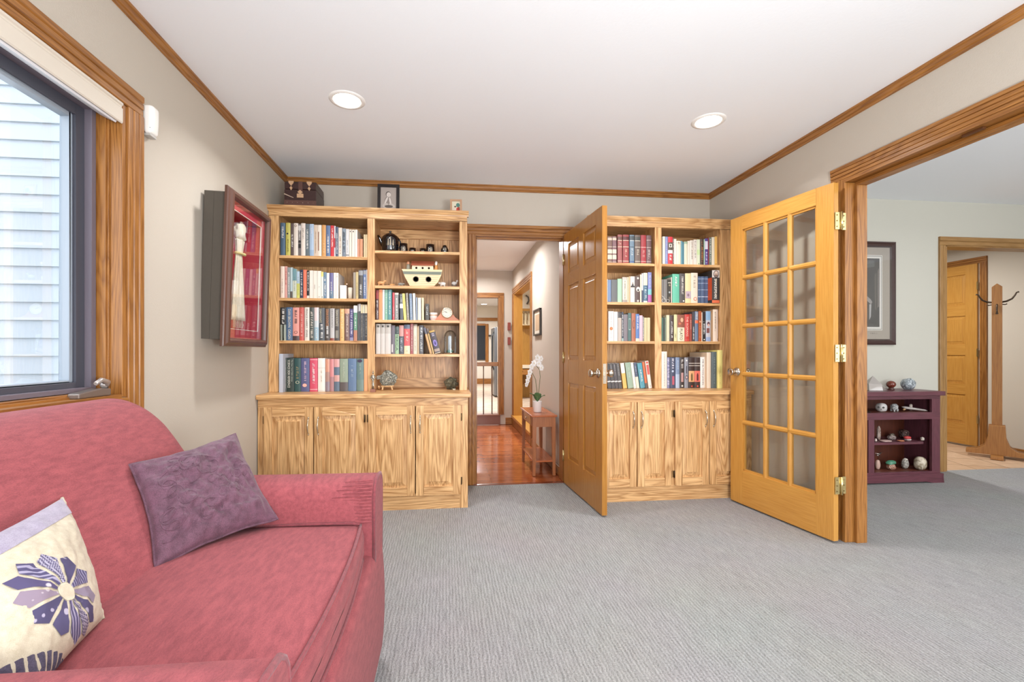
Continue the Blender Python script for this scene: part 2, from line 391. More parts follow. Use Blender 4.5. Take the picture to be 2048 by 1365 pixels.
# next room: far wall with entry doorway, right wall
WALL2 = m_wall('c3c0b4')
EX0, EX1, EZ = 4.488, 5.70, 2.04
b = MB(); b.box(XR+.095, EX0, 3.65, 3.77, 0, CEIL, WALL2); b.box(EX1, 6.6, 3.65, 3.77, 0, CEIL, WALL2); b.box(EX0, EX1, 3.65, 3.77, EZ, CEIL, WALL2)
struct(b.build('wall_next_room_far'))
struct(MB().box(6.5, 6.6, YB, 3.77, 0, CEIL, WALL2).build('wall_next_room_right'))
# entry beyond it
WALL3 = m_wall('d3c9b8')
b = MB(); b.box(5.93, 6.05, 3.77, 7.2, 0, CEIL, WALL3); struct(b.build('wall_entry_right'))
b = MB(); b.box(3.3, 6.05, 7.1, 7.2, 0, CEIL, WALL3); b.box(3.2, 3.3, 3.82, 7.2, 0, CEIL, WALL3); struct(b.build('wall_entry_far'))
# hall walls
HX = .985
WALL4 = m_wall('c6bbae')
b = MB(); b.box(HX, HX+.12, 3.82, 5.24, 0, 2.4, WALL4); b.box(HX, HX+.12, 6.57, 6.84, 0, 2.4, WALL4); b.box(HX, HX+.12, 5.24, 6.57, 1.93, 2.4, WALL4); b.box(HX, HX+.12, 5.24, 6.57, 0, .13, WALL4)
struct(b.build('wall_hall_right'))
b = MB(); b.box(-.3, .222, 3.82, 3.9, 0, 2.4, WALL4); b.box(-.32, -.2, 3.82, 6.84, 0, 2.4, WALL4); struct(b.build('wall_hall_left'))
b = MB(); b.box(.79, 1.11, 6.72, 6.84, 0, 2.4, WALL4); b.box(-.4, .79, 6.72, 6.84, 1.905, 2.42, WALL4); b.box(-.4, -.2, 6.72, 6.84, 0, 2.4, WALL4)
struct(b.build('wall_hall_far'))
KW = m_wall('e2dacd')
b = MB(); b.box(-2.2, 3.3, 13.2, 13.3, .1, 2.45, KW); struct(b.build('wall_kitchen_far'))
b = MB(); b.box(3.2, 3.3, 3.82, 13.3, .1, 2.45, KW); struct(b.build('wall_kitchen_right'))
b = MB(); b.box(-2.3, -2.2, 6.84, 13.3, .1, 2.45, KW); b.box(-2.2, -.3, 6.74, 6.84, .1, 2.45, KW); struct(b.build('wall_kitchen_left'))

# ---- mouldings
def moulding(mb, p0, p1, out, wdir, width, m, steps=3, thick=.018):
    """stepped casing strip from p0 to p1: 'out' points off the wall, 'wdir' from the opening outward"""
    p0, p1, out, wdir = Vector(p0), Vector(p1), Vector(out), Vector(wdir)
    prof = [(0, 0), (0, thick*.55)]
    for i in range(steps):
        a = (i + .12)/steps; c_ = (i + .9)/steps; d = thick*(.62 + .38*(i+1)/steps)
        prof += [(width*a, d), (width*c_, d), (width*(c_+.03), d - thick*.22)]
    prof[-1] = (width, thick*.9); prof += [(width, 0)]
    n = len(prof); vs = [p0 + wdir*a + out*d for a, d in prof] + [p1 + wdir*a + out*d for a, d in prof]
    mb.add(vs, [(i, (i+1) % n, (i+1) % n + n, i+n) for i in range(n)], m); mb.add(vs, [tuple(range(n)), tuple(range(n, 2*n))], m)
def crown(p0, p1, out, name, ax):
    mb = MB(); p0, p1, out = Vector(p0), Vector(p1), Vector(out); dn = Vector((0, 0, -1))
    prof = [(0, 0), (.022, 0), (.022, .010), (.016, .014), (.014, .030), (.008, .036), (.008, .044), (0, .046)]
    n = len(prof); vs = [p0 + out*a + dn*d for a, d in prof] + [p1 + out*a + dn*d for a, d in prof]
    mb.add(vs, [(i, (i+1) % n, (i+1) % n + n, i+n) for i in range(n)], trim(ax)); mb.add(vs, [tuple(range(n)), tuple(range(n, 2*n))], trim(ax))
    return struct(mb.build(name))
crown((XL, YF, CEIL), (XR, YF, CEIL), (0, -1, 0), 'trim_1', 'x')
crown((XL, YB, CEIL), (XL, YF, CEIL), (1, 0, 0), 'trim_2', 'y')
crown((XR, YB, CEIL), (XR, YF, CEIL), (-1, 0, 0), 'trim_3', 'y')

# hall door casing and jamb
b = MB()
b.box(DX0, DX0+.02, YF-.005, YF+.125, 0, 2.025, trim('z')); b.box(DX1-.02, DX1, YF-.005, YF+.125, 0, 2.025, trim('z'))
b.box(DX0, DX1, YF-.005, YF+.125, 2.025, 2.045, trim('x'))
b.box(DX0+.02, DX0+.032, YF+.045, YF+.08, 0, 2.02, trim('z')); b.box(DX0+.02, DX1-.02, YF+.045, YF+.08, 2.013, 2.025, trim('x'))
moulding(b, (.236, YF, 0), (.236, YF, 2.035), (0, -1, 0), (-1, 0, 0), .08, trim('z'))
moulding(b, (.974, YF, 0), (.974, YF, 2.035), (0, -1, 0), (1, 0, 0), .08, trim('z'))
moulding(b, (.156, YF, 2.035), (1.054, YF, 2.035), (0, -1, 0), (0, 0, 1), .082, trim('x'))
struct(b.build('trim_4'))
struct(MB().box(DX0, DX1, 3.664, 3.70, -.003, .004, pbr('7a3c22', .2)).build('trim_threshold'))
# double-door casing, jambs, stops
b = MB()
moulding(b, (XR, 2.36, 0), (XR, 2.36, 2.062), (-1, 0, 0), (0, 1, 0), .085, trim('z'), 4)
moulding(b, (XR, .72, 2.062), (XR, 2.445, 2.062), (-1, 0, 0), (0, 0, 1), .078, trim('y'), 4)
moulding(b, (XR, .80, 0), (XR, .80, 2.062), (-1, 0, 0), (0, -1, 0), .085, trim('z'), 4)
struct(b.build('trim_5'))
b = MB()
b.box(XR-.016, XR+.105, 2.345, 2.365, 0, 2.04, trim('z')); b.box(XR-.016, XR+.105, .80, .82, 0, 2.04, trim('z'))
b.box(XR-.016, XR+.105, .80, 2.365, 2.04, 2.06, trim('y'))
b.box(XR+.042, XR+.105, 2.327, 2.345, 0, 2.022, trim('z')); b.box(XR+.042, XR+.105, .82, 2.345, 2.022, 2.04, trim('y'))
struct(b.build('trim_6', bevel=.002))
b = MB(); b.box(XR+.01, XR+.026, 1.70, 1.78, 2.030, 2.0405, pbr('5a3418', .5)); struct(b.build('trim_ball_catch'))
# window in left wall: casing, jamb, sash frames, glass, crank
w1 = sempty('window_1', (XL, 1.0, .9))
b = MB(); T_ = trim
moulding(b, (XL, WY1+.01, WZ0-.085), (XL, WY1+.01, WZ1), (1, 0, 0), (0, 1, 0), .085, T_('z'), 3)
moulding(b, (XL, WY0-.1, WZ1), (XL, WY1+.095, WZ1), (1, 0, 0), (0, 0, 1), .082, T_('y'), 3)
moulding(b, (XL, WY0-.01, WZ0-.085), (XL, WY0-.01, WZ1), (1, 0, 0), (0, -1, 0), .085, T_('z'), 3)
moulding(b, (XL, WY0-.01, WZ0-.002), (XL, WY1+.0095, WZ0-.002), (1, 0, 0), (0, 0, -1), .085, T_('y'), 3)
b.build('window_casing', w1, bevel=.0015)
JX = XL-.045
b = MB()
b.box(JX-.09, XL+.004, WY1-.012, WY1+.01, WZ0, WZ1, T_('z')); b.box(JX-.09, XL+.004, WY0-.01, WY0+.012, WZ0, WZ1, T_('z'))
b.box(JX-.09, XL+.0035, WY0+.012, WY1-.012, WZ1-.012, WZ1+.01, T_('y')); b.box(JX-.09, XL+.0035, WY0+.012, WY1-.012, WZ0-.01, WZ0+.012, T_('y'))
b.box(JX-.045, JX, WY1-.028, WY1-.012, WZ0, WZ1, T_('z')); b.box(JX-.020, JX+.006, WY1-.020, WY1-.012, WZ0, WZ1, T_('z'))
b.box(JX-.035, JX, WY0, WY1, WZ0+.01, WZ0+.026, T_('y')); b.box(JX-.018, JX+.008, WY0, WY1, WZ0+.01, WZ0+.02, T_('y'))
b.build('window_jamb', w1, bevel=.002)
DKF = pbr('4b4c55', .35); LGF = pbr('9aa3ad', .35)
b = MB(); x0 = JX-.085; x1 = JX-.04; ya, yb, za, zb = WY0+.03, WY1-.034, WZ0+.026, WZ1-.03
def ring(mb, x0, x1, ya, yb, za, zb, wd, m, wb=None):
    wb = wb or wd
    mb.box(x0, x1, yb-wd, yb, za, zb, m); mb.box(x0, x1, ya, ya+wd, za, zb, m); mb.box(x0, x1, ya+wd, yb-wd, zb-wd, zb, m); mb.box(x0, x1, ya+wd, yb-wd, za, za+wb, m)
ring(b, x0, x1+.012, ya, yb, za, zb, .022, pbr('6f6770', .4), .018); ring(b, x0-.01, x1-.012, ya+.022, yb-.022, za+.018, zb-.022, .040, DKF, .02)
b.box(x0-.006, x1+.001, (ya+yb)/2-.75, (ya+yb)/2-.69, za, zb, DKF)
b.build('sash_frame', w1, bevel=.002)
b = MB(); ring(b, x0-.012, x1-.022, ya+.062, yb-.062, za+.038, zb-.062, .014, LGF, .008); b.build('glazing_bead', w1, bevel=.003)
MB().box(x0-.006, x0-.002, ya+.07, yb-.07, za+.03, zb-.07, glass((.96, .98, 1, 1), .05)).build('window_glass', w1)
# crank on the sill
cy_, cz_ = 1.86, WZ0+.012
GR = pbr('8a7f78', .35, .6)
ck = thing('window_crank', 'folding metal window crank on the oak sill behind the red sofa', 'window crank', (XL-.03, 1.80, cz_))
b = MB(); b.prism([(1.70, cz_), (1.85, cz_), (1.85, cz_+.026), (1.80, cz_+.03), (1.70, cz_+.018)], 'x', XL-.045, XL-.006, GR); b.build('crank_base', ck, bevel=.004)
b = MB(); b.tube([(XL-.025, 1.845, cz_+.028), (XL-.012, 1.835, cz_+.05), (XL-.006, 1.80, cz_+.06), (XL-.008, 1.775, cz_+.048)], [.011, .012, .009, .007], pbr('b3a9a2', .3, .5), 10); b.rock((XL-.022, 1.84, cz_+.04), .014, .016, .014, pbr('b3a9a2', .3, .5), 1, .05, 1, 3, True); b.build('crank_handle', ck)
# window blind head rail
bl = thing('window_blind', 'raised cream cellular blind in its headrail at the top of the window', 'blind', (XL-.03, 1.0, 1.96))
b = MB(); b.prism([(XL-.062, 1.99), (XL+.004, 1.955), (XL+.008, 1.96), (XL+.008, 2.012), (XL+.004, 2.016), (XL+.004, 2.022), (XL+.01, 2.026), (XL+.01, 2.034), (XL-.07, 2.034)], 'y', WY0+.02, WY1-.014, pbr('d9cfc0', .6)); b.build('head_rail', bl, bevel=.0015)
b = MB(); b.prism([(XL-.062, 1.978), (XL-.008, 1.952), (XL-.004, 1.958), (XL-.062, 1.99)], 'y', WY0+.03, WY1-.03, pbr('e6e6ea', .7)); b.build('bottom_rail', bl)
# neighbouring wing of the house outside, lap siding
SIDE = pbr('d3dae3', .7, 0, .15, 90); b = MB(); zz = -.6
while zz < 4.4:
    b.prism([(2.905, zz), (2.90-.014, zz), (2.90, zz+.107), (2.93, zz+.107), (2.93, zz)], 'x', -7.5, XL-.17, SIDE); zz += .1035
struct(b.build('wall_exterior'))
struct(MB().box(-9, XL-.17, -8, 2.9, -.7, -.6, pbr('77806a', .9, 0, .5, 20)).build('floor_outside'))
# baseboards
def base(name, x0, x1, y0, y1, h=.085, z=0):
    ax = 'x' if (x1-x0) > (y1-y0) else 'y'
    struct(MB().box(x0, x1, y0, y1, z, z+h, trim(ax)).build(name, bevel=.004))
base('baseboard_left', XL, XL+.014, 1.7, 3.155)
base('baseboard_right', XR-.014, XR, 2.45, 3.15)
base('baseboard_hall_right', HX-.014, HX, 3.83, 5.15); base('baseboard_hall_far', .88, HX, 6.706, 6.72, .1)
base('baseboard_next_room', XR+.1, 4.42, 3.636, 3.65); base('baseboard_entry', 5.916, 5.93, 3.78, 4.39, .07)
# hall side-opening casing
b = MB()
moulding(b, (HX, 5.24, 0), (HX, 5.24, 1.93), (-1, 0, 0), (0, -1, 0), .085, T_('z')); moulding(b, (HX, 6.57, 0.1), (HX, 6.57, 1.93), (-1, 0, 0), (0, 1, 0), .085, T_('z'))
moulding(b, (HX, 5.155, 1.925), (HX, 6.655, 1.925), (-1, 0, 0), (0, 0, 1), .08, T_('y'))
b.box(HX-.004, HX+.124, 6.552, 6.572, .145, 1.93, fdoor('z')); b.box(HX-.004, HX+.124, 5.238, 5.258, .145, 1.93, fdoor('z')); b.box(HX-.004, HX+.124, 5.24, 6.57, 1.912, 1.932, fdoor('y'))
b.box(HX-.03, HX+.125, 5.16, 6.66, .115, .15, fdoor('y')); b.box(HX-.012, HX, 5.16, 6.66, 0, .115, trim('y'))
struct(b.build('trim_7', bevel=.002))
# hall end opening: casing, riser
b = MB()
moulding(b, (.79, 6.72, .15), (.79, 6.72, 1.90), (0, -1, 0), (1, 0, 0), .065, T_('z')); moulding(b, (-.2, 6.72, 1.895), (.855, 6.72, 1.895), (0, -1, 0), (0, 0, 1), .06, T_('x'))
b.box(.775, .792, 6.70, 6.845, .15, 1.9, T_('z')); b.box(-.2, .79, 6.70, 6.845, 1.885, 1.905, T_('x'))
b.box(-.2, .80, 6.69, 6.72, 0, .135, pbr('7a4a36', .35)); b.box(-.2, .80, 6.68, 6.84, .135, .15, pbr('8c5a3e', .35))
struct(b.build('trim_8', bevel=.002))
# kitchen far header and base trim
b = MB(); zt = on(968, 636, y=13.19)[2]; b.box(-2.2, 1.6, 13.16, 13.2, zt-.09, zt, T_('x')); b.box(-2.2, 2.2, 13.17, 13.2, .144, .30, T_('x')); struct(b.build('trim_9'))
# stair railing at the hall end
rl = thing('railing', 'oak guard rail with thin dark balusters at the end of the hall', 'railing', (.3, 6.78, .15))
MB().box(-.2, .775, 6.75, 6.80, .865, .925, T_('x')).build('handrail', rl, bevel=.004)
for px in (951, 967, 984):
    q = on(px, 780, y=6.775); b = MB(); b.lathe([(.008, .15), (.008, .87)], pbr('6b4a30', .4), (q[0], 6.775, 0), 10); b.build('baluster', rl)

# ================================================================ DOORS
def panel_slab(mb, W, Hh, Tk, opens, ms, mr, rise=.003, rec=.010, mp=None, both=True, us=None, rail_split=True):
    """slab in local x (width) and z (height), front face y=0, back y=Tk; opens = [(u0,u1,v0,v1)] raised panels"""
    us = sorted(set([0, W] + [o[0] for o in opens] + [o[1] for o in opens])); vs = sorted(set([0, Hh] + [o[2] for o in opens] + [o[3] for o in opens]))
    mp = mp or ms
    for i in range(len(us)-1):
        edge = i == 0 or i == len(us)-2
        if edge: mb.box(us[i], us[i+1], 0, Tk, 0, Hh, ms); continue
        for j in range(len(vs)-1):
            um, vm = (us[i]+us[i+1])/2, (vs[j]+vs[j+1])/2
            if any(o[0] < um < o[1] and o[2] < vm < o[3] for o in opens): continue
            mb.box(us[i], us[i+1], 0, Tk, vs[j], vs[j+1], mr)
    for (u0, u1, v0, v1) in opens:
        for side in ((0, 1),) + (((Tk, -1),) if both else ()):
            y0, sg = side
            rings = [(0, 0), (.0008, rec), (.006, rec), (.034, rise+.003), (.0345, rise)]
            vv = []
            for (ins, d) in rings:
                y = y0 + sg*d
                vv += [(u0+ins, y, v0+ins), (u1-ins, y, v0+ins), (u1-ins, y, v1-ins), (u0+ins, y, v1-ins)]
            fs = [(k*4+i, k*4+(i+1)%4, (k+1)*4+(i+1)%4, (k+1)*4+i) for k in range(len(rings)-1) for i in range(4)]
            n = (len(rings)-1)*4; fs.append((n, n+1, n+2, n+3)); mb.add(vv, fs, mp)
        if not both: mb.add([(u0, Tk, v0), (u1, Tk, v0), (u1, Tk, v1), (u0, Tk, v1)], [(0,1,2,3)], ms)

def knob(parent, u, z, Tk, m=NICKEL):
    for sg, y in ((-1, 0), (1, Tk)):
        b = MB(); prof = [(.001, 0), (.030, 0), (.031, .003), (.026, .008), (.012, .011), (.010, .022), (.014, .028), (.022, .036), (.025, .050), (.026, .060), (.022, .063), (.001, .064)]
        b.lathe([(r, d) for r, d in prof], m, (u, y, z), 20, axis='y') if sg < 0 else b.lathe([(r, -d) for r, d in prof], m, (u, y, z), 20, axis='y')
        b.build('door_knob', parent, local=True)

# hall door: hinge at the right jamb, swung into the room
hx, hy = .956, 3.632; fx, fy = 1.010, 2.868
ang = math.atan2(fy-hy, fx-hx); W1 = math.hypot(fx-hx, fy-hy)
d1 = sempty('door_1', (hx, hy, .012), ang)
b = MB(); W = W1; a1, a2, a3, a4 = .105, W/2-.045, W/2+.045, W-.105
zs = [(.218, .825), (1.005, 1.595), (1.69, 1.925)]
panel_slab(b, W, 2.022, .035, [(u0, u1, v0, v1) for (u0, u1) in ((a1, a2), (a3, a4)) for (v0, v1) in zs], hdoor('z'), hdoor('z'))
# local y=0 is the face that looks left/at the hall wall; +y towards the bookcase
lf = b.build('door_leaf', d1, bevel=.0015, local=True); lf.scale = (1, 1, 1)
knob(d1, W-.062, .925, .035)
b = MB(); b.box(W-.0005, W+.0015, .006, .029, .86, .99, NICKEL); b.box(W, W+.010, .011, .024, .912, .938, NICKEL); b.build('latch_plate', d1, local=True)
for z in (.22, 1.02, 1.82):
    b = MB(); b.lathe([(.006, z-.045), (.006, z+.045)], BRASS, (-.004, -.004, 0), 10); b.build('hinge', d1, local=True)

# glazed double-door leaf standing open against the right wall
gx, gy = 2.168, 2.338; ex, ey = 2.046, 3.088
ang = math.atan2(ey-gy, ex-gx); W2 = math.hypot(ex-gx, ey-gy)
d2 = sempty('door_2', (gx, gy, .012), ang)
b = MB(); W = W2; st = .106; zb_, zt_ = .235, 1.925; TK = .035
# local +y is left of travel => room side; the leaf body lies on the wall side (negative y)
b.box(0, st, -TK, 0, 0, 2.022, fdoor('z')); b.box(W-st, W, -TK, 0, 0, 2.022, fdoor('z'))
b.box(st, W-st, -TK, 0, 0, zb_, fdoor('x')); b.box(st, W-st, -TK, 0, zt_, 2.022, fdoor('x'))
b.build('door_frame', d2, bevel=.002, local=True)
cw = (W-2*st)/3; rh = (zt_-zb_)/5; b = MB()
def bar(mb, horizontal, c0, a, bb, m):
    pr = [(-.016, -.010), (-.006, -.001), (.006, -.001), (.016, -.010), (.016, -.025), (.006, -.034), (-.006, -.034), (-.016, -.025)]
    if horizontal: mb.prism([(y, c0+q) for q, y in pr], 'x', a, bb, m)
    else: mb.prism([(c0+q, y) for q, y in pr], 'z', a, bb, m)
for k in (1, 2): bar(b, False, st+k*cw, zb_, zt_, fdoor('z'))
for k in range(1, 5): bar(b, True, zb_+k*rh, st, W-st, fdoor('x'))
for (a, c0) in ((st, .012), (W-st, -.012)): b.box(min(a, a+c0), max(a, a+c0), -.026, -.009, zb_, zt_, fdoor('z'))
for (a, c0) in ((zb_, .012), (zt_, -.012)): b.box(st, W-st, -.026, -.009, min(a, a+c0), max(a, a+c0), fdoor('x'))
b.build('muntin', d2, local=True)
MB().box(st, W-st, -.019, -.016, zb_, zt_, glass((.97, .98, .97, 1), .07)).build('door_glass', d2, local=True)
for sg, y in ((1, 0), (-1, -TK)):
    b = MB(); prof = [(.001, 0), (.030, 0), (.031, .003), (.026, .008), (.012, .011), (.010, .022), (.014, .028), (.022, .036), (.025, .050), (.026, .060), (.022, .063), (.001, .064)]
    b.lathe([(r, -sg*d) for r, d in prof], NICKEL, (W-.06, y, .925), 20, axis='y'); b.build('door_knob', d2, local=True)
for py in (442, 707, 972):
    z = on(1675, py, y=2.335)[2]
    b = MB(); T0 = Matrix.Identity(4)
    b.box(gx+.004, gx+.033, 2.3315, 2.334, z-.048, z+.048, BRASS); b.box(gx+.045, gx+.077, 2.340, 2.3435, z-.048, z+.048, BRASS)
    b.lathe([(.0065, z-.05), (.0065, z+.05)], BRASS, (gx+.040, 2.328, 0), 12)
    for dz in (-.032, 0, .032):
        for dx in (.014, .064): b.lathe([(.001, -.0005), (.004, -.0005), (.004, .0008)], pbr('8a744a', .4, .8), (gx+dx, 2.331 if dx < .04 else 2.3395, z+dz), 8, axis='y')
    h = b.build('hinge'); h.data.transform(Matrix.Translation((-gx, -gy, -.012))); h.data.transform(Matrix.Rotation(-ang, 4, 'Z')); h.parent = d2

# closet door in the entry
ex_ = 5.93
d3 = sempty('door_3', (ex_-.022, 5.18, .02), R(-90))
def zz_(py): return on(1933, py, x=5.9)[2]-.02
ops = [(.11, .585, max(.1, zz_(b_)), zz_(a_)) for a_, b_ in ((548.7, 610), (631.7, 689), (710.8, 769), (790, 849))]
b = MB(); panel_slab(b, .70, 2.05, .02, ops, fdoor('z'), fdoor('x'), both=False); b.build('door_leaf', d3, local=True, bevel=.001)
for z in (.3, 1.05, 1.8): b = MB(); b.box(.700, .712, -.004, .004, z-.045, z+.045, BRASS); b.build('hinge', d3, local=True)
b = MB()
moulding(b, (ex_, 4.465, 0), (ex_, 4.465, 2.075), (-1, 0, 0), (0, -1, 0), .07, T_('z')); moulding(b, (ex_, 4.395, 2.07), (ex_, 5.28, 2.07), (-1, 0, 0), (0, 0, 1), .07, T_('y')); moulding(b, (ex_, 5.2, 0), (ex_, 5.2, 2.075), (-1, 0, 0), (0, 1, 0), .07, T_('z'))
struct(b.build('trim_10'))
# entry doorway casing and jambs
b = MB(); TZ = oak('z', 'a9814f', '75501f', .4, .5); TX = oak('x', 'a9814f', '75501f', .4, .5)
moulding(b, (EX0-.006, 3.65, 0), (EX0-.006, 3.65, EZ), (0, -1, 0), (-1, 0, 0), .066, TZ, 2); moulding(b, (EX0-.072, 3.65, EZ), (EX1+.07, 3.65, EZ), (0, -1, 0), (0, 0, 1), .078, TX, 2); moulding(b, (EX1, 3.65, 0), (EX1, 3.65, EZ), (0, -1, 0), (1, 0, 0), .066, TZ, 2)
b.box(EX0-.008, EX0+.012, 3.645, 3.775, 0, EZ, TZ); b.box(EX1-.01, EX1+.01, 3.645, 3.775, 0, EZ, TZ); b.box(EX0, EX1, 3.645, 3.775, EZ-.008, EZ+.012, TX)
struct(b.build('trim_11'))

# ================================================================ BUILT-IN CABINETS AND BOOKCASES
def cabinet_handle(mb, x, y, z):
    mb.tube([(x, y, z+.052), (x, y-.012, z+.047), (x+.001, y-.023, z+.025), (x-.001, y-.026, z), (x+.001, y-.023, z-.025), (x, y-.012, z-.047), (x, y, z-.052)],
            [.0035, .0035, .0032, .0045, .0032, .0035, .0035], pbr('cfc4b0', .25, .9), 8)
    for s in (-1, 1): mb.rock((x, y-.004, z+s*.055), .005, .003, .009, pbr('cfc4b0', .25, .9), 2, .1, 1, 1, True)
def base_cabinet(name, label, x0, x1, doors, ztop, zbot, hinges):
    t = thing(name, label, 'cabinet', ((x0+x1)/2, 3.42, 0))
    b = MB(); yf = 3.155
    b.box(x0, x0+.018, yf, 3.68, 0, .764, cab('z')); b.box(x1-.018, x1, yf, 3.68, 0, .764, cab('z'))
    b.box(x0+.018, x1-.018, 3.66, 3.68, .05, .764, cab('z')); b.box(x0+.018, x1-.018, yf+.02, 3.66, .085, .1, cab('x'))
    b.build('cabinet_body', t)
    b = MB(); b.box(x0, x1, yf-.001, yf+.018, ztop-.008, .764, cab('x')); b.box(x0, x1-.045, yf-.001, yf+.018, 0, zbot+.008, cab('x')); 
    for (a, c_) in ((x0, doors[0][0]+.01), (doors[-1][1]-.01, x1), (doors[1][1]-.01, doors[2][0]+.01)):
        b.box(a, c_, yf-.002, yf+.018, 0 if c_ == x1 else zbot, ztop, cab('z'))
    b.build('face_frame', t, bevel=.001)
    for i, (a, c_) in enumerate(doors):
        b = MB(); W, Hh = c_-a-.003, ztop-zbot
        panel_slab(b, W, Hh, .019, [(.052, W-.052, .058, Hh-.058)], cab('z'), cab('x'), both=False, rec=.012, rise=.002)
        T = Matrix.Translation((a+.0015, yf-.0215, zbot)); b.v = [tuple(T @ Vector(v)) for v in b.v]
        d = b.build('door', t, bevel=.0015)
        hxp = c_-.030 if i % 2 == 0 else a+.030
        b = MB(); cabinet_handle(b, hxp, yf-.0215, ztop-.125); b.build('handle', d)
        hs = a if i % 2 == 0 else c_
        for z in hinges:
            b = MB(); s = -1 if i % 2 == 0 else 1
            b.box(min(hs, hs+s*.010), max(hs, hs+s*.010), yf-.006, yf-.002, z-.024, z+.024, pbr('8a6b45', .35, .8)); b.lathe([(.0035, z-.026), (.0035, z+.026)], DARKMET, (hs+s*.001, yf-.012, 0), 8); b.build('hinge', d)
    return t
base_cabinet('base_cabinet', 'built-in honey oak cabinet with four raised-panel doors, left of the hall door', XL+.005, .150, [(-1.192, -.876), (-.873, -.548), (-.522, -.208), (-.205, .103)], .712, .100, (.63, .19))
base_cabinet('base_cabinet', 'built-in honey oak cabinet with raised-panel doors, between the two open doors', 1.062, XR-.004, [(1.100, 1.362), (1.365, 1.624), (1.650, 1.911), (1.914, 2.175)], .718, .110, (.63, .19))
for (lab, a, c_) in (('oak countertop slab over the left base cabinet, under the left bookcase', XL+.002, .172), ('oak countertop slab over the right base cabinet, under the right bookcase', 1.040, XR-.002)):
    b = MB(); r = .006
    b.box(a, c_, 3.122, 3.69, .765, CT, cab('x')); o = b.build('countertop', bevel=.007); tag(o, lab, 'countertop')

def bookcase(label, xs, x0, x1, shelves):
    """xs = [(bay x0, x1), ...] openings; shelves = per bay shelf heights"""
    t = thing('bookcase', label, 'bookcase', ((x0+x1)/2, 3.5, CT))
    y0, y1 = UPY, 3.688
    b = MB(); b.box(x0, xs[0][0]-.004, y0+.018, y1, CT, 2.07, cab('z')); b.build('side_panel', t)
    b = MB(); b.box(xs[1][1]+.004, x1, y0+.018, y1, CT, 2.07, cab('z')); b.build('side_panel', t)
    b = MB(); b.box(xs[0][1]+.004, xs[1][0]-.004, y0+.018, y1-.01, CT, 2.07, cab('z')); b.build('divider', t)
    for (a, c_) in xs:
        b = MB(); b.box(a-.004, c_+.004, y1-.012, y1, CT, 2.07, cab('z')); b.box(a-.004, c_+.004, y1-.03, y1-.012, CT, CT+.075, cab('x')); b.box(a-.004, c_+.004, y1-.03, y1-.012, 1.975, 2.045, cab('x')); b.build('back_panel', t)
    b = MB(); b.box(x0, x1, y0+.018, y1, 2.05, 2.07, cab('x')); b.build('top_panel', t)
    b = MB()
    b.box(x0, xs[0][0], y0, y0+.02, CT, 2.036, cab('z')); b.box(xs[1][1], x1, y0, y0+.02, CT, 2.036, cab('z')); b.box(xs[0][1], xs[1][0], y0, y0+.02, CT, 2.036, cab('z'))
    b.box(x0, x1, y0, y0+.02, 2.036, 2.078, cab('x')); b.build('face_frame', t, bevel=.0015)
    b = MB(); p = [(y0+.02, 2.070), (y0-.004, 2.070), (y0-.006, 2.078), (y0-.014, 2.084), (y0-.020, 2.094), (y0-.022, 2.096), (y0-.022, 2.108), (y0+.02, 2.108)]
    b.prism(p, 'x', x0-.006 if x0 < 0 else x0, x1+.012 if x1 < 1 else x1, cab('x')); b.build('crown_moulding', t)
    for (a, c_), zz in zip(xs, shelves):
        for z in zz:
            b = MB(); b.box(a-.003, c_+.003, y0+.004, y1-.014, z-.020, z, cab('x')); b.build('shelf', t, bevel=.001)
    return t
BL0, BL1, BR0, BR1 = (-1.168, -.560), (-.508, .098), (1.111, 1.594), (1.647, 2.128)
SL = (1.760, 1.460, 1.159); SR = (1.810, 1.558, 1.310, 1.063); SX = (1.758, 1.459, 1.161)
bookcase('built-in oak bookcase with two shelved bays, left of the hall doorway', [BL0, BL1], XL+.004, .153, [SL, SR])
bookcase('built-in oak bookcase behind the two open doors, right of the hall doorway', [BR0, BR1], 1.062, XR-.004, [SX, SX])

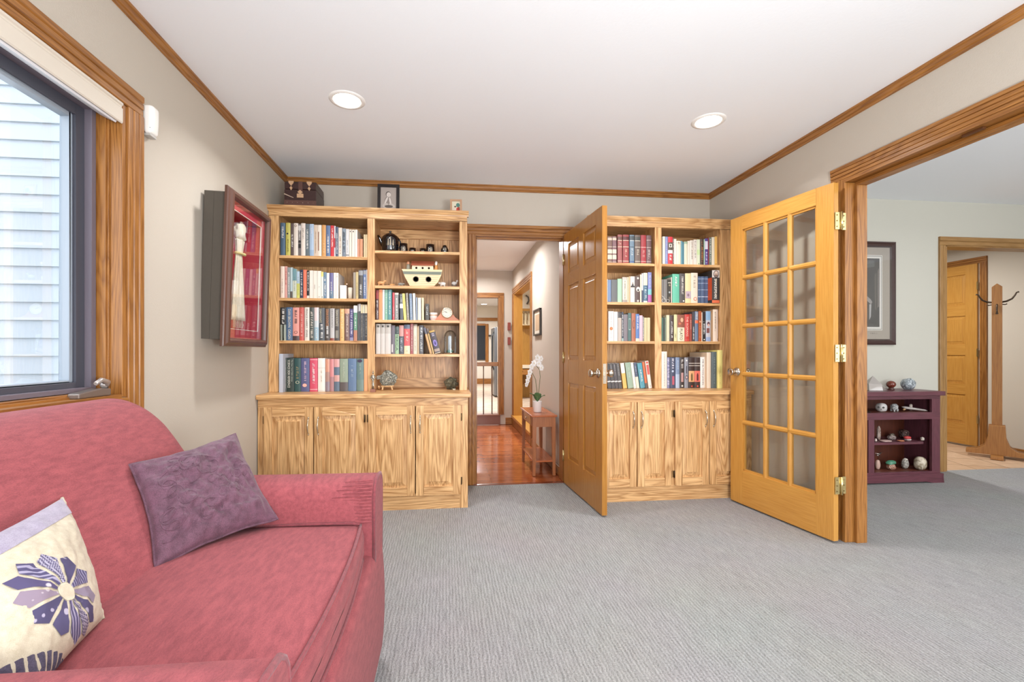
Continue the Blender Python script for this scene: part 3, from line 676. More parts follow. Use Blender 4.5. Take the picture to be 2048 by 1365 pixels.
# ================================================================ BOOKS
ORD = ['', 'first', 'second', 'third', 'fourth', 'fifth', 'sixth', 'seventh', 'eighth', 'ninth', 'tenth', 'eleventh', 'twelfth', 'thirteenth', 'fourteenth', 'fifteenth', 'sixteenth', 'seventeenth', 'eighteenth', 'nineteenth', 'twentieth', 'twenty-first', 'twenty-second', 'twenty-third', 'twenty-fourth', 'twenty-fifth']
PAGES = pbr('dccfb8', .9, 0, .4, 600)
def book(x0, x1, zb, zt, yf, depth, col, label, group, lean=0, bands=(), title=None, title2=None, side=None, marks=None, hard=False, seed=0, pic=None):
    w, h = x1-x0, zt-zb
    t = thing('book', label, 'book', (x0, yf, zb), (0, R(lean), 0), group)
    if lean < 0: t.location.z += .0
    cv = pbr(col, .5 if hard else .42)
    rr = min(.0035 if hard else .0008, w*.12); n = 5
    arc = [(w*i/n, -rr*math.sin(math.pi*i/n)) for i in range(n+1)]
    ct = .0022 if hard else .0008; ct = min(ct, w*.15)
    b = MB(); outer = arc + [(w, depth), (w-ct, depth), (w-ct, .002), (ct, .002), (ct, depth), (0, depth)]
    b.prism(outer, 'z', 0, h, cv); b.build('cover', t, local=True)
    ins = .003 if hard else .0004
    b = MB(); b.box(ct, w-ct, .002, depth-ins, ins, h-ins, PAGES); b.build('page_block', t, local=True)
    for (f0, f1, c2) in bands:
        b = MB(); yo = -.0004; pts = [(x, y+yo) for x, y in arc]
        vs = [(x, y, h*f0) for x, y in pts] + [(x, y, h*f1) for x, y in pts]
        b.add(vs, [(i, i+1, i+2+n, i+1+n) for i in range(n)], pbr(c2, .4), smooth=True)
        if f1-f0 > .12 and not hard: b.add([(0-.0003, 0, h*f0), (-.0003, depth*.98, h*f0), (-.0003, depth*.98, h*f1), (-.0003, 0, h*f1)], [(0,1,2,3)], pbr(c2, .4))
        b.build('spine_band', t, local=True)
    if title:
        txt, c2 = title[0], title[1]; f0, f1 = (title[2], title[3]) if len(title) > 3 else (.12, .9); hw = title[4] if len(title) > 4 else .5; xo = title[5] if len(title) > 5 else .5
        b = MB(); text_into(b, txt, pbr(c2, .5), (w*xo, -rr-.0009, h*(f0+f1)/2), (0, 0, -1), (1, 0, 0), h*(f1-f0), w*hw); b.build('spine_title', t, local=True)
    if title2:
        txt, c2, f0, f1, hw, xo = title2
        b = MB(); text_into(b, txt, pbr(c2, .5), (w*xo, -rr-.0009, h*(f0+f1)/2), (0, 0, -1), (1, 0, 0), h*(f1-f0), w*hw); b.build('spine_subtitle', t, local=True)
    if side:
        b = MB(); b.add([(-.0004, .001, h*.10), (-.0004, depth*.99, h*.10), (-.0004, depth*.99, h*.78), (-.0004, .001, h*.78)], [(0,1,2,3)], pbr(side, .4)); b.build('cover_panel', t, local=True)
    if marks:
        c2 = marks[0]; f0, f1 = (marks[1], marks[2]) if len(marks) > 2 else (.22, .88); hw = marks[3] if len(marks) > 3 else .42
        b = MB(); marks_into(b, pbr(c2, .5), (w*.5, -rr-.0008, h*(f0+f1)/2), (0, 0, -1), (1, 0, 0), h*(f1-f0), min(w*hw, .016), seed); b.build('spine_lettering', t, local=True)
    if pic:
        b = MB(); y = -rr-.0012
        for (kind, cx, cz, a, bb, c2) in pic:
            if kind == 'o': b.add([(w*cx + a*w*math.cos(k*math.pi/10), y, h*cz + bb*w*math.sin(k*math.pi/10)) for k in range(20)], [tuple(range(20))], pbr(c2, .45))
            else: b.add([(w*(cx-a), y, h*(cz-bb)), (w*(cx+a), y, h*(cz-bb)), (w*(cx+a), y, h*(cz+bb)), (w*(cx-a), y, h*(cz+bb))], [(0,1,2,3)], pbr(c2, .45))
            y -= .00025
        b.build('spine_picture', t, local=True)
    return t
def row(org, sc, yp, zb, where, items, group, depth=.165):
    ox, oy = org; k = 0; last = -9
    for it in items:
        x0p, x1p, tp, col, look = it[:5]; kw = dict(it[5]) if len(it) > 5 else {}
        k += 1; yy = yp + kw.pop('dy', 0); dd = kw.pop('depth', depth)
        x0 = on(ox+x0p/sc, 600, y=yy)[0]; x1 = on(ox+x1p/sc, 600, y=yy)[0]; zt = on(ox+x0p/sc, oy+tp/sc, y=yy)[2]
        x1 -= .0008; xm = (x0+x1)/2
        bay, tops = next((b_, s_) for b_, s_ in ((BL0, SL), (BL1, SR), (BR0, SX), (BR1, SX)) if b_[0]-.03 < xm < b_[1]+.03)
        x1 = min(x1, bay[1]-.0015); x0 = max(x0, bay[0]+.001, last+.0003 if not kw.get('lean') else -9); last = x1
        if x1-x0 < .003: continue
        zt = min(zt, min([s_-.0235 for s_ in tops if s_ > zb+.05] + [2.03]))
        hard = kw.pop('hard', x1-x0 > .026)
        z0 = zb + .0006; lean = kw.get('lean', 0)
        book(x0, x1, z0, zt, yy, dd, col, f'{look} book, {ORD[k]} from left, {where}', group, hard=hard, seed=k*7+int(zb*100)+int(ox), **kw)
    return
G1 = 'books on the top shelf, left bay, left bookcase'
W_ = 'f2ede6'; K_ = '2c2826'
row((540, 400), 6.205, 3.37, 1.760, 'top shelf, left bay of left bookcase', [
 (130,190,285,'4a6278','tall slate blue', {'marks':(W_,.5,.88)}), (197,255,285,'bdb45a','olive yellow', {'marks':('7d7430',.1,.5,.3),'pic':[('o',.4,.67,.2,.2,K_)]}),
 (257,297,290,'5a4b48','dark brown', {'marks':(W_,.25,.68)}), (295,350,290,'d9cdc0','cream', {'pic':[('o',.45,.92,.28,.28,'7a6250'),('o',.45,.92,.16,.16,'d9cdc0')]}),
 (352,385,298,'6f6764','grey and black striped', {'bands':[(.42,.48,K_),(.25,.38,'2f2b2b'),(.8,.95,'c9c3bd')],'marks':(W_,.5,.8)}), (387,440,290,'dccfc3','cream white', {'marks':('8c8178',.5,.86,.3)}),
 (440,488,298,'626c70','slate grey', {'marks':(W_,.2,.85)}), (490,545,300,'a3b6ca','pale blue', {'bands':[(.0,.2,'8ea6bf')],'marks':('e6e3ea',.6,.9,.3)}),
 (545,590,310,'cdb9a5','tan', {'marks':('9a7a60',.1,.8,.25)}), (590,640,312,'e1d4c4','cream with brown bar', {'pic':[('r',.3,.48,.1,.3,'7d4a32')]}),
 (645,695,312,'cd965a','orange tan', {'marks':('e9c79b',.1,.5,.3)}), (697,750,318,'5c7092','medium blue', {'marks':(W_,.1,.7)}),
 (752,795,318,'c3353a','bright red', {'marks':(W_,.3,.9)}), (797,813,322,'d8cfd2','slim white and red', {'bands':[(.3,.6,'b04048')]}),
 (815,848,335,'4d5b70','navy', {'marks':(W_,.1,.8)}), (850,895,345,'d9cbbd','thin-lettered cream', {'marks':('7d5a3c',.1,.7,.3)}),
 (897,940,355,'7a8590','patterned grey blue', {'marks':('3d3d40',.05,.9,.6)}), (942,982,362,'cfccca','pale grey', {'bands':[(.05,.1,'8a8a8a')],'marks':('8a8a8a',.15,.6,.25)}),
 (984,1014,368,'dccfbf','thin cream', {'pic':[('r',.5,.93,.2,.02,K_)]}), (1017,1053,370,'e0d4c4','plain cream', {'pic':[('r',.5,.93,.2,.02,K_)]}),
 (1055,1085,370,'e4d9cb','wide-sided cream', {'depth':.2}), (1086,1109,485,'c98a70','short pinkish tan', {}), (1111,1152,485,'c38764','short terracotta', {'hard':True}),
 (1162,1189,430,'c8b48c','slim khaki', {}), (1191,1210,430,'dac69a','slim pale yellow', {})], G1)
row((540, 400), 6.205, 3.37, 1.460, 'second shelf, left bay of left bookcase', [
 (130,182,825,'e2cfc0','tall cream', {'marks':('b9a294',.15,.6,.25)}), (184,215,825,'d7a096','salmon pink', {'marks':('a8443e',.4,.95,.4)}),
 (217,251,838,'8a9090','grey green', {'marks':(W_,.1,.85,.5)}), (253,281,838,'b0bfc0','pale aqua', {'bands':[(0,.22,'5b534c')]}),
 (283,330,857,'c5c8b6','teal-topped cream', {'bands':[(.6,1,'6f9298')],'marks':('6f7c78',.25,.75,.25)}), (332,370,888,'cbc96c','yellow with pale blue top', {'bands':[(.55,1,'a9bccb')],'marks':('6a6a50',.1,.8,.25)}),
 (372,412,868,'2e3448','black and navy', {'marks':(W_,.05,.9,.45)}), (414,456,868,'e3785e','coral', {'marks':('f0b09c',.1,.35,.3)}),
 (458,489,880,'2e2a2a','black', {'bands':[(0,.1,'e0d6cc')],'marks':(W_,.25,.95,.5)}), (491,535,877,'e5d8cc','plain white', {}), (537,585,880,'e2d6c8','white with scribble', {'pic':[('r',.4,.42,.04,.08,'4a4038')]}),
 (587,635,882,'e6dacd','dotted white', {'pic':[('o',.5,.42,.08,.08,K_),('o',.5,.06,.1,.1,K_)]}), (637,663,893,'dfe0d4','white with yellow top', {'bands':[(.82,1,'e6d27a')],'pic':[('o',.5,.06,.25,.2,K_)]}),
 (665,702,898,'6b8296','blue grey', {'marks':(W_,.1,.8,.5)}), (704,737,907,'e2dcd6','thin white', {}), (739,787,907,'6a668e','violet blue', {'bands':[(0,.3,'5c7488')],'marks':(W_,.1,.65,.3)}),
 (790,818,905,'e5dbd2','slim leaning white', {}), (820,849,907,'eadfd4','white with wide cover', {'depth':.2,'marks':('b8a698',.8,.9,.4)}),
 (1033,1063,900,'968a7c','grey brown', {}), (1065,1097,895,'bda877','straw yellow', {'marks':('6a5a30',.1,.6,.3)}),
 (1101,1155,872,'4e4a48','grey-topped black', {'bands':[(.82,.98,'8f8f92')],'marks':(W_,.1,.5,.4)}), (1158,1195,872,'5f7196','blue with grey top', {'bands':[(.85,.98,'8f8f92')],'marks':(W_,.1,.75,.4)}), (1197,1209,868,'e0d8d0','very thin white', {})], 'books on the second shelf, left bay, left bookcase')
row((540, 590), 6.5, 3.37, 1.159, 'third shelf, left bay of left bookcase', [
 (136,211,165,'28282a','black-topped white-footed', {'bands':[(0,.48,'cfd4c4'),(.0,.48,'cfd4c4')],'marks':(W_,.5,.95,.6)}), (213,295,162,'46607e','slate blue', {'title':('DAN BROWN  ORIGIN','d8cfc0',.04,.94,.42)}),
 (298,381,165,'d89488','pink with dark lines', {'bands':[(0,.14,'4a3c3c')],'marks':('4a3a3a',.5,.95,.6),'pic':[('o',.5,.25,.28,.22,'5a3a38'),('o',.5,.25,.2,.15,'d89488')]}), (385,442,163,'c2584e','brick red', {'marks':('e8b0a4',.1,.95,.4)}),
 (450,513,163,'ddd3c6','black-lettered cream', {'title':('PRINCE HARRY  SPARE','4a4440',.1,.95,.4)}), (517,575,165,'4d524e','dark olive grey', {'marks':('d9cfc0',.05,.95,.6)}),
 (577,635,165,'c5cacb','pale blue and pink', {'bands':[(0,.4,'96b0bc'),(.6,1,'dcc8c4')],'marks':('e8e4e0',.05,.35,.3)}), (639,712,172,'4e5256','charcoal', {'title':('DEAN KOONTZ','d4c8a8',.55,.97,.36,.28),'marks':(W_,.05,.5,.4)}),
 (715,780,178,'4c4440','dark brown', {'title':('DEAN KOONTZ','d08c5a',.45,.97,.5),'marks':(W_,.05,.45,.4)}), (783,840,178,'bdb8b4','grey and white striped', {'bands':[(0,.08,'8a4a3a')],'title':('DEAN KOONTZ','4c4844',.4,.97,.42)}),
 (842,905,182,'504a46','dark grey', {'title':('DEAN KOONTZ','d8d0b8',.45,.96,.5),'pic':[('r',.5,.2,.3,.12,'8a8478')]}), (910,966,182,'e0ae70','orange', {'marks':('f0d8a8',.35,.95,.5),'pic':[('o',.5,.1,.1,.1,'6a4a20')]}),
 (972,1035,182,'765a54','mauve brown', {'bands':[(.85,1,'c8987c')],'marks':('d8c4b8',.1,.85,.4)}), (1037,1083,182,'46406c','indigo', {'bands':[(0,.1,'8a86a0')],'marks':('e0d8e8',.1,.95,.5)}),
 (1088,1135,140,'5c8c70','green with white top', {'bands':[(.8,1,W_),(0,.3,'b07860')],'marks':(W_,.35,.75,.4)}), (1138,1157,122,'8a8484','thin grey', {'bands':[(0,.8,'4a4848')]}), (1159,1179,118,'4a4c50','thin charcoal', {'bands':[(.8,1,'c9c4c0')]}),
 (1182,1207,125,'54504c','thin brown-black', {'bands':[(.76,1,'dcc49c')],'marks':('a8a298',.1,.7,.4)}), (1210,1231,128,'40444a','thin slate', {'bands':[(.76,1,'d8ccb0')],'marks':('a8a298',.1,.7,.4)}), (1234,1268,128,'45413e','cream-topped dark', {'bands':[(.76,1,'dcc8a4')],'marks':('b8b0a0',.1,.7,.4)})], 'books on the third shelf, left bay, left bookcase')
row((540, 590), 6.5, 3.35, .797, 'countertop row, left bay of left bookcase', [
 (118,170,768,'b6bac4','tall silver grey', {'dy':-.05,'depth':.22}), (173,215,820,'4a4c46','dark olive', {'marks':('c8c4b0',.1,.95,.4)}), (217,315,822,'2c3832','black green', {'title':('SCIENCE DESK REFERENCE','d8d4c4',.12,.94,.32,.32),'title2':('The New York Public Library','b8c0b0',.3,.95,.22,.72)}),
 (318,402,825,'2c4c4a','dark teal', {'marks':('b8a070',.35,.75,.6),'pic':[('o',.5,.28,.3,.25,'b8b8a0'),('o',.5,.28,.2,.18,'2c4c4a')]}), (405,514,825,'565a80','slate purple', {'marks':('d8b8c8',.3,.9,.25),'pic':[('o',.45,.19,.26,.22,'e8b0a0')]}),
 (518,620,825,'cc5066','rose red', {'marks':('f4e0e0',.2,.85,.3),'bands':[(.95,.96,W_),(.06,.07,W_)]}), (624,718,825,'eae0d6','ivory white', {'bands':[(.7,.705,'6a6060'),(.03,.035,'6a6060')],'marks':('b8a890',.25,.65,.15)}),
 (721,777,835,'a88478','mottled brown pink', {'bands':[(.6,1,'cc9078'),(0,.3,'8a7c84')]}), (779,832,835,'a87c7e','dusty pink', {'bands':[(.45,1,'cc8484')]}), (835,905,835,'5c6c7c','slate and pink', {'bands':[(.75,1,'d09894'),(.3,.5,'c89890')]}),
 (908,1015,832,'8c9884','grey green', {'bands':[(0,.28,'5a5250')],'marks':('c8ccb8',.4,.9,.15)}), (1018,1125,830,'5f7694','steel blue', {'marks':('98a8b8',.4,.85,.3)}), (1128,1219,830,'627a78','blue green', {'pic':[('o',.45,.93,.36,.24,'3a2c44')],'bands':[(0,.35,'6c8078')],'marks':('a8b4a8',.5,.85,.2)}), (1222,1275,832,'dfa070','apricot', {})], 'books standing on the left countertop', .2)
row((730, 420), 6.824, 3.37, 1.310, 'clock shelf, right bay of left bookcase', [
 (150,187,1097,'4a2c2c','dark maroon', {'bands':[(.7,1,'8c3434')],'marks':(W_,.05,.65,.5)}), (190,238,1088,'dc8c5c','bright orange', {}), (240,268,1090,'e4e0dc','slim white', {}), (270,310,1090,'7ca690','mint green', {'marks':('d8e4d8',.2,.9,.3)}),
 (312,366,1090,'5c8c8e','teal', {'marks':('d4e0dc',.15,.95,.35)}), (376,404,1130,'c84e54','slim red', {'marks':('f0c8c8',.1,.5,.3)}), (407,459,1133,'8c8c88','medium grey', {'bands':[(.93,1,'d8c4b8')],'marks':(W_,.05,.8,.4)}),
 (478,522,1147,'56585c','black and white', {'bands':[(.45,.62,'e0dcd4')],'marks':('c8c4bc',.6,.95,.4),'lean':-1}), (531,569,1143,'e4cf74','yellow', {'marks':('a89440',.4,.9,.3),'lean':-4}), (574,607,1137,'8c8478','warm grey', {'marks':('e0dcd4',.1,.8,.4),'lean':-3}),
 (616,653,1143,'7c8ca0','blue grey', {'marks':('d8dce4',.1,.8,.3),'lean':-2}), (660,694,1140,'e2dacc','tall ivory', {'lean':-1.5}), (699,721,1195,'8a94a4','slim blue grey', {'lean':-1}), (724,768,1200,'e2d4c0','square cream', {'lean':-.5}), (777,806,1200,'e0d0a8','slim butter yellow', {'lean':-.5}),
 (822,872,1282,'44403a','short black', {'bands':[(0,1,'44403a')],'marks':(W_,.3,.9,.35)})], 'books on the clock shelf, right bay, left bookcase', .15)
row((730, 600), 6.824, 3.37, 1.063, 'glass dome shelf, right bay of left bookcase', [
 (150,212,330,'c4bcb4','pale grey matching', {'bands':[(.68,1,'b0a89e')],'pic':[('r',.5,.92,.2,.03,'3a362c')]}), (214,275,330,'c6beb6','pale grey matching', {'bands':[(.68,1,'b2aaa0')],'pic':[('r',.5,.92,.2,.03,'3a362c')]}), (277,355,330,'c8c0b8','pale grey matching', {'bands':[(.68,1,'b4aca2')],'pic':[('r',.5,.92,.18,.03,'3a362c')]}),
 (358,410,350,'6e666e','smoky mauve', {'pic':[('r',.3,.2,.2,.14,'c8c0bc')]}), (412,464,365,'9cb894','dark-topped pale green', {'bands':[(.72,1,'4c5a58')],'title':('AMERICA','2c3430',.12,.9,.6)}), (467,530,350,'50545a','pink-topped slate', {'bands':[(.62,1,'c08c84')],'marks':('c8ccd0',.05,.55,.4)}),
 (534,616,340,'cc5c5c','three-coloured', {'bands':[(.86,1,'5c6478'),(0,.28,'e0c8a4')],'marks':('ecc8b8',.4,.8,.4),'pic':[('o',.5,.1,.06,.06,K_)]}), (620,658,328,'9c5050','dull red', {'marks':('e0c8c0',.1,.95,.35)}), (661,712,335,'d4c8b4','cream', {'bands':[(.95,1,'8a7a68')],'marks':('a89c88',.1,.6,.25)}),
 (714,739,362,'b89c78','slim tan', {}), (741,798,348,'5e5c60','charcoal', {'marks':('d8d8d4',.05,.95,.5)}), (886,918,372,'c89c68','thin leaning tan', {'lean':-14,'bands':[(.75,1,'54505c')]}), (926,950,385,'d8b478','slim leaning gold', {'lean':-14,'bands':[(.8,1,'6c5c54')]})], 'books on the glass dome shelf, right bay, left bookcase', .15)
tl = book(*(lambda a, c_: (a, c_))(on(730+958/6.824, 600, y=3.34)[0], on(730+958/6.824, 600, y=3.34)[0]+.040), 1.0645, 1.0645+.170, 3.335, .14, '3a2c34', 'black book with purple flower spine leaning beside the glass dome', 'books on the glass dome shelf, right bay, left bookcase', lean=-15,
     bands=[(.93, 1, 'b8903c'), (0, .03, 'c8b8a0'), (.08, .2, '9a8474')], marks=('d0c4d4', .72, .9, .5), pic=[('o', .5, .45, .34, .62, '8a78b8'), ('o', .5, .45, .22, .4, '5a4890'), ('o', .5, .43, .1, .2, '2c1c4c')])
row((1200, 440), 7.585, 3.37, 1.758, 'top shelf, left bay of right bookcase', [
 (a, c_, tp, col, look, {'hard': True, 'bands': bd, 'marks': mk, 'dy': .01}) for (a, c_, tp, col, look, bd, mk) in [
 (115,184,252,'7d6158','old brown grey', [(.86,.95,'c8b8a8'),(.37,.52,'d4c8b4'),(.16,.32,'d8ccb4'),(.6,.63,'b8a898'),(.05,.07,'b8a898')], None), (188,251,252,'806064','old plum grey', [(.86,.95,'ccbca8'),(.37,.52,'d8ccb4'),(.16,.32,'dcd0b4'),(.6,.63,'b8a898'),(.05,.07,'b8a898')], None),
 (267,338,225,'9c5c58','rose brown leather', [(.82,.93,'6c4c44'),(.79,.81,'d4c0a8'),(.57,.59,'d4c0a8'),(.08,.1,'d4c0a8')], ('d8b8a4',.62,.77,.5)), (348,438,225,'984444','crimson leather', [(.82,.93,'5c3030'),(.79,.81,'d8c4ac'),(.57,.59,'d8c4ac'),(.08,.1,'d8c4ac')], ('e0b8a4',.2,.5,.45)),
 (450,520,228,'708494','blue grey leather', [(.82,.96,'4c5458'),(.79,.81,'c8ccc8'),(.57,.59,'3c4448'),(.05,.1,'50648c')], ('c8d0d4',.25,.54,.4)), (528,613,230,'6c5c54','taupe leather', [(.82,.93,'4c4c48'),(.79,.81,'c8c0b0'),(.57,.59,'c8c0b0'),(.08,.1,'c8c0b0')], ('c8bca8',.3,.5,.5)),
 (620,700,232,'a03c40','bright red leather', [(.57,.59,'d8a8a0'),(.08,.1,'d8a8a0')], ('d89c94',.2,.5,.4)), (705,779,235,'6c5454','mauve brown leather', [(.82,.84,'b8a8a0'),(.57,.59,'b8a8a0'),(.08,.1,'b8a8a0')], ('c8b8b0',.15,.5,.5))]], 'leather volumes on the top shelf, right bookcase', .18)
row((1200, 440), 7.585, 3.37, 1.459, 'second shelf, left bay of right bookcase', [
 (105,117,900,'e0dcd4','very thin white', {}), (119,168,910,'7488a8','plain blue', {'bands':[(0,.05,'54688c')]}), (172,262,908,'686a6a','thick grey', {}), (265,333,895,'a2c4a8','mint green', {}), (340,413,870,'dcccba','black-edged cream', {'bands':[(0,.1,'9a9088'),(.9,1,'c0b4a8')],'marks':('6a625a',.1,.85,.2)}),
 (415,436,868,'dcc8a4','slim cream', {}), (438,458,858,'c8a880','slim tan', {}), (460,528,858,'dccfc4','portrait-printed cream', {'pic':[('o',.5,.66,.22,.3,'4a4444'),('o',.5,.74,.14,.16,'8c8078'),('r',.5,.61,.42,.03,'3c3838')]}),
 (532,606,855,'5a4844','taupe', {'pic':[('o',.55,.92,.2,.22,'c8c0b4'),('o',.6,.5,.42,.5,'d4ccc0'),('o',.6,.47,.2,.24,'3c3230'),('o',.55,.06,.2,.22,'c8c0b4')]}), (608,631,832,'dcccb4','tall cream', {}), (634,656,812,'e4e4e4','slim white and navy', {'bands':[(0,.42,'4c5468')]}),
 (659,720,805,'4c6c80','cream-topped teal', {'bands':[(.58,1,'d8ccb4'),(0,.06,'d8ccc4')],'marks':('c8d4d8',.08,.55,.5)}), (727,783,797,'8088b8','lavender', {'bands':[(0,.26,'a85c94'),(.26,.44,'7cb8bc')],'marks':('d8d4e8',.5,.9,.3)})], 'books on the second shelf, left bay, right bookcase')
row((1200, 610), 7.585, 3.37, 1.161, 'third shelf, left bay of right bookcase', [
 (128,209,98,'e2d8d0','medallion white', {'pic':[('o',.5,.42,.38,.38,'e8d8c8'),('o',.5,.42,.3,.3,'b8683c'),('o',.5,.42,.14,.14,'d88c54')],'marks':('b8a8a0',.1,.95,.12)}), (211,269,105,'ddd3cb','plain white', {}), (272,328,108,'b8aca0','black-topped beige', {'bands':[(.8,1,'3c3434'),(.84,.85,W_),(.89,.9,W_),(.94,.95,W_)]}),
 (331,357,110,'3c4454','slim navy', {'bands':[(0,.1,'9cb8b4')],'marks':(W_,.15,.9,.6)}), (359,422,145,'7c7478','grey purple', {}), (425,474,125,'4c6864','dark green', {'pic':[('r',.5,.6,.3,.2,'b8c4b8'),('r',.5,.6,.24,.18,'4c6864')]}), (478,540,128,'a86850','terracotta', {'pic':[('o',.5,.6,.3,1.0,'5c3c30'),('o',.5,.6,.22,.85,'a86850')]}),
 (542,595,140,'5c7cb0','bright blue', {'bands':[(0,.1,'e0ccb0')],'marks':(W_,.4,.92,.4)}), (597,645,160,'dcb0bc','pale pink', {}), (647,668,180,'8c8884','slim dotted grey', {'marks':(W_,.1,.95,.5)}), (670,713,195,'c8b890','short beige', {}), (715,761,195,'cabb94','short straw', {})], 'books on the third shelf, left bay, right bookcase')
row((1200, 610), 7.585, 3.36, .797, 'countertop row, left bay of right bookcase', [
 (125,176,890,'4c4848','tilted charcoal', {'lean':-7,'bands':[(.26,.3,W_)]}), (181,232,890,'4a4646','tilted charcoal', {'lean':-7,'bands':[(.26,.3,W_)],'marks':('c8c4c0',.5,.95,.2)}), (236,283,888,'4c4648','tilted charcoal', {'lean':-7,'bands':[(.26,.3,W_)],'marks':('c8c4c0',.5,.95,.2)}), (287,338,886,'504c4a','tilted charcoal', {'lean':-7,'bands':[(.26,.3,W_)],'marks':('c8c4c0',.5,.95,.2)}),
 (354,413,885,'e8b464','tilted white and amber', {'lean':-7.5,'bands':[(.6,1,'dcd8d0')]}), (427,510,880,'94a894','tilted sage green', {'lean':-7.5,'marks':('c4d0c4',.4,.8,.2)}), (514,552,876,'e4dcd0','tilted slim white', {'lean':-7.5,'pic':[('o',.5,.05,.12,.12,K_)]}),
 (556,600,878,'d8d0bc','tilted navy-topped cream', {'lean':-7.5,'bands':[(.45,1,'4c5468')],'marks':('b8bcc8',.55,.9,.3)}), (615,686,885,'5494a4','tilted turquoise', {'lean':-8,'marks':(W_,.25,.75,.3)}), (692,726,868,'cc6840','tilted orange', {'lean':-8,'bands':[(.0,.2,'5c5850')]}), (738,790,852,'e0d4c8','tilted white with red blocks', {'lean':-8,'pic':[('r',.5,.94,.3,.035,'d05048'),('r',.5,.68,.34,.18,'d05c54'),('o',.5,.08,.1,.1,K_)]})], 'books standing on the right countertop', .16)
row((1310, 440), 7.587, 3.37, 1.758, 'top shelf, right bay of right bookcase', [
 (115,155,252,'d4d4c8','pale grey', {}), (157,195,255,'848cb8','lavender blue', {'marks':('d0d4e8',.1,.95,.3)}), (197,268,258,'c83c44','red, black and cream blocked', {'bands':[(.88,1,'d04048'),(.52,.8,'5a5248'),(.4,.52,'e4dcd0')],'pic':[('r',.5,.68,.3,.06,'e8e0d4'),('r',.5,.68,.16,.04,'5a5248')],'marks':(W_,.1,.34,.6)}), (270,288,270,'6c5850','slim dotted brown', {'marks':(W_,.05,.95,.6)}),
 (290,325,290,'e2dacc','white', {}), (327,392,318,'e0d4c0','wide cream', {'marks':('b8a890',.8,.95,.4)}), (394,417,322,'6c98a4','slim teal', {}), (419,440,335,'4c7c8c','slim dark teal', {}), (442,494,330,'d4d0b8','greenish cream', {'bands':[(.9,1,'9cac90')]}), (496,530,320,'ded2c2','slim cream', {}),
 (532,585,312,'dcd0c2','black-lettered cream', {'marks':('7a7068',.2,.95,.3)}), (587,635,300,'dcd2c6','handwritten cream', {'marks':('8a8078',.2,.95,.4)}), (637,683,297,'d0d4b8','green-tinted cream', {'bands':[(.4,.6,'c0d49c')],'pic':[('o',.6,.05,.16,.16,'2c5a3c')]}), (687,740,292,'4c3c34','dark brown', {'marks':('b87848',.1,.9,.5)}),
 (742,757,295,'a8c4ac','slim pale green', {}), (759,802,283,'584884','purple and white', {'bands':[(.6,.9,'d4ccd8')],'marks':('e8e0f0',.05,.5,.5)}), (804,820,270,'802c3c','slim maroon', {}), (822,858,268,'6c7468','grey green', {'marks':(W_,.1,.95,.4)}), (860,904,262,'dccfb8','tall cream', {}), (906,946,252,'dcae60','amber yellow', {'pic':[('o',.5,.05,.16,.16,K_)]})], 'books on the top shelf, right bay, right bookcase')
row((1310, 440), 7.587, 3.37, 1.459, 'second shelf, right bay of right bookcase', [
 (100,131,905,'74706c','slim grey', {}), (133,190,905,'787470','plain grey', {}), (196,243,905,'3c3830','black ornamented', {'bands':[(.84,.87,'c8c0b0')],'pic':[('o',.5,.75,.3,.3,'8c8468'),('o',.5,.45,.3,.3,'a0a8a8'),('r',.5,.2,.3,.06,'6c6050')]}), (245,259,870,'d8ccc0','slim white', {}),
 (264,369,822,'66b498','sea green', {'marks':(W_,.55,.92,.3)}), (372,455,815,'54504e','dark grey', {'marks':('dcd4cc',.25,.93,.4),'pic':[('r',.7,.07,.12,.02,W_)]}), (458,544,812,'e0cc9c','lilac-patched yellow', {'pic':[('r',.5,.28,.46,.12,'b8a4ac'),('o',.5,.27,.2,.26,'8c7480')]}), (546,648,805,'dcccb8','spotted cream', {'marks':('b8a894',.45,.9,.3),'pic':[('o',.6,.14,.26,.26,'c86c50'),('o',.6,.14,.17,.17,'dcccb8')]}),
 (651,698,860,'4c5c78','slate blue banded', {'dy':.025,'bands':[(.24,.27,'a8b0c0'),(.5,.52,'98a4b8'),(.74,.76,'98a4b8'),(.9,.92,'98a4b8')]}), (701,759,860,'4a5a76','slate blue banded', {'dy':.025,'bands':[(.24,.27,'a8b0c0'),(.5,.52,'98a4b8'),(.74,.76,'98a4b8'),(.9,.92,'98a4b8')]}), (762,804,860,'4c5c78','slate blue banded', {'dy':.025,'bands':[(.24,.27,'a8b0c0'),(.5,.52,'98a4b8'),(.74,.76,'98a4b8'),(.9,.92,'98a4b8')]}),
 (866,980,765,'3a3432','portrait-topped black and orange', {'dy':-.03,'depth':.22,'side':'d2501c','bands':[(.78,1,'cfc4bc'),(0,.09,'d86c48')],'title':('SHAKESPEARE','f0ece4',.13,.74,.34,.42),'marks':('c8a878',.13,.76,.2),'pic':[('o',.5,.88,.36,.46,'4a3c40'),('o',.5,.885,.27,.36,'d4bcac'),('o',.5,.845,.20,.16,'6a564c'),('o',.5,.86,.12,.05,'c49484'),('r',.38,.90,.06,.006,'3a302c'),('r',.62,.90,.06,.006,'3a302c')]}), (983,994,740,'dcd8d0','very thin white', {})], 'books on the second shelf, right bay, right bookcase')
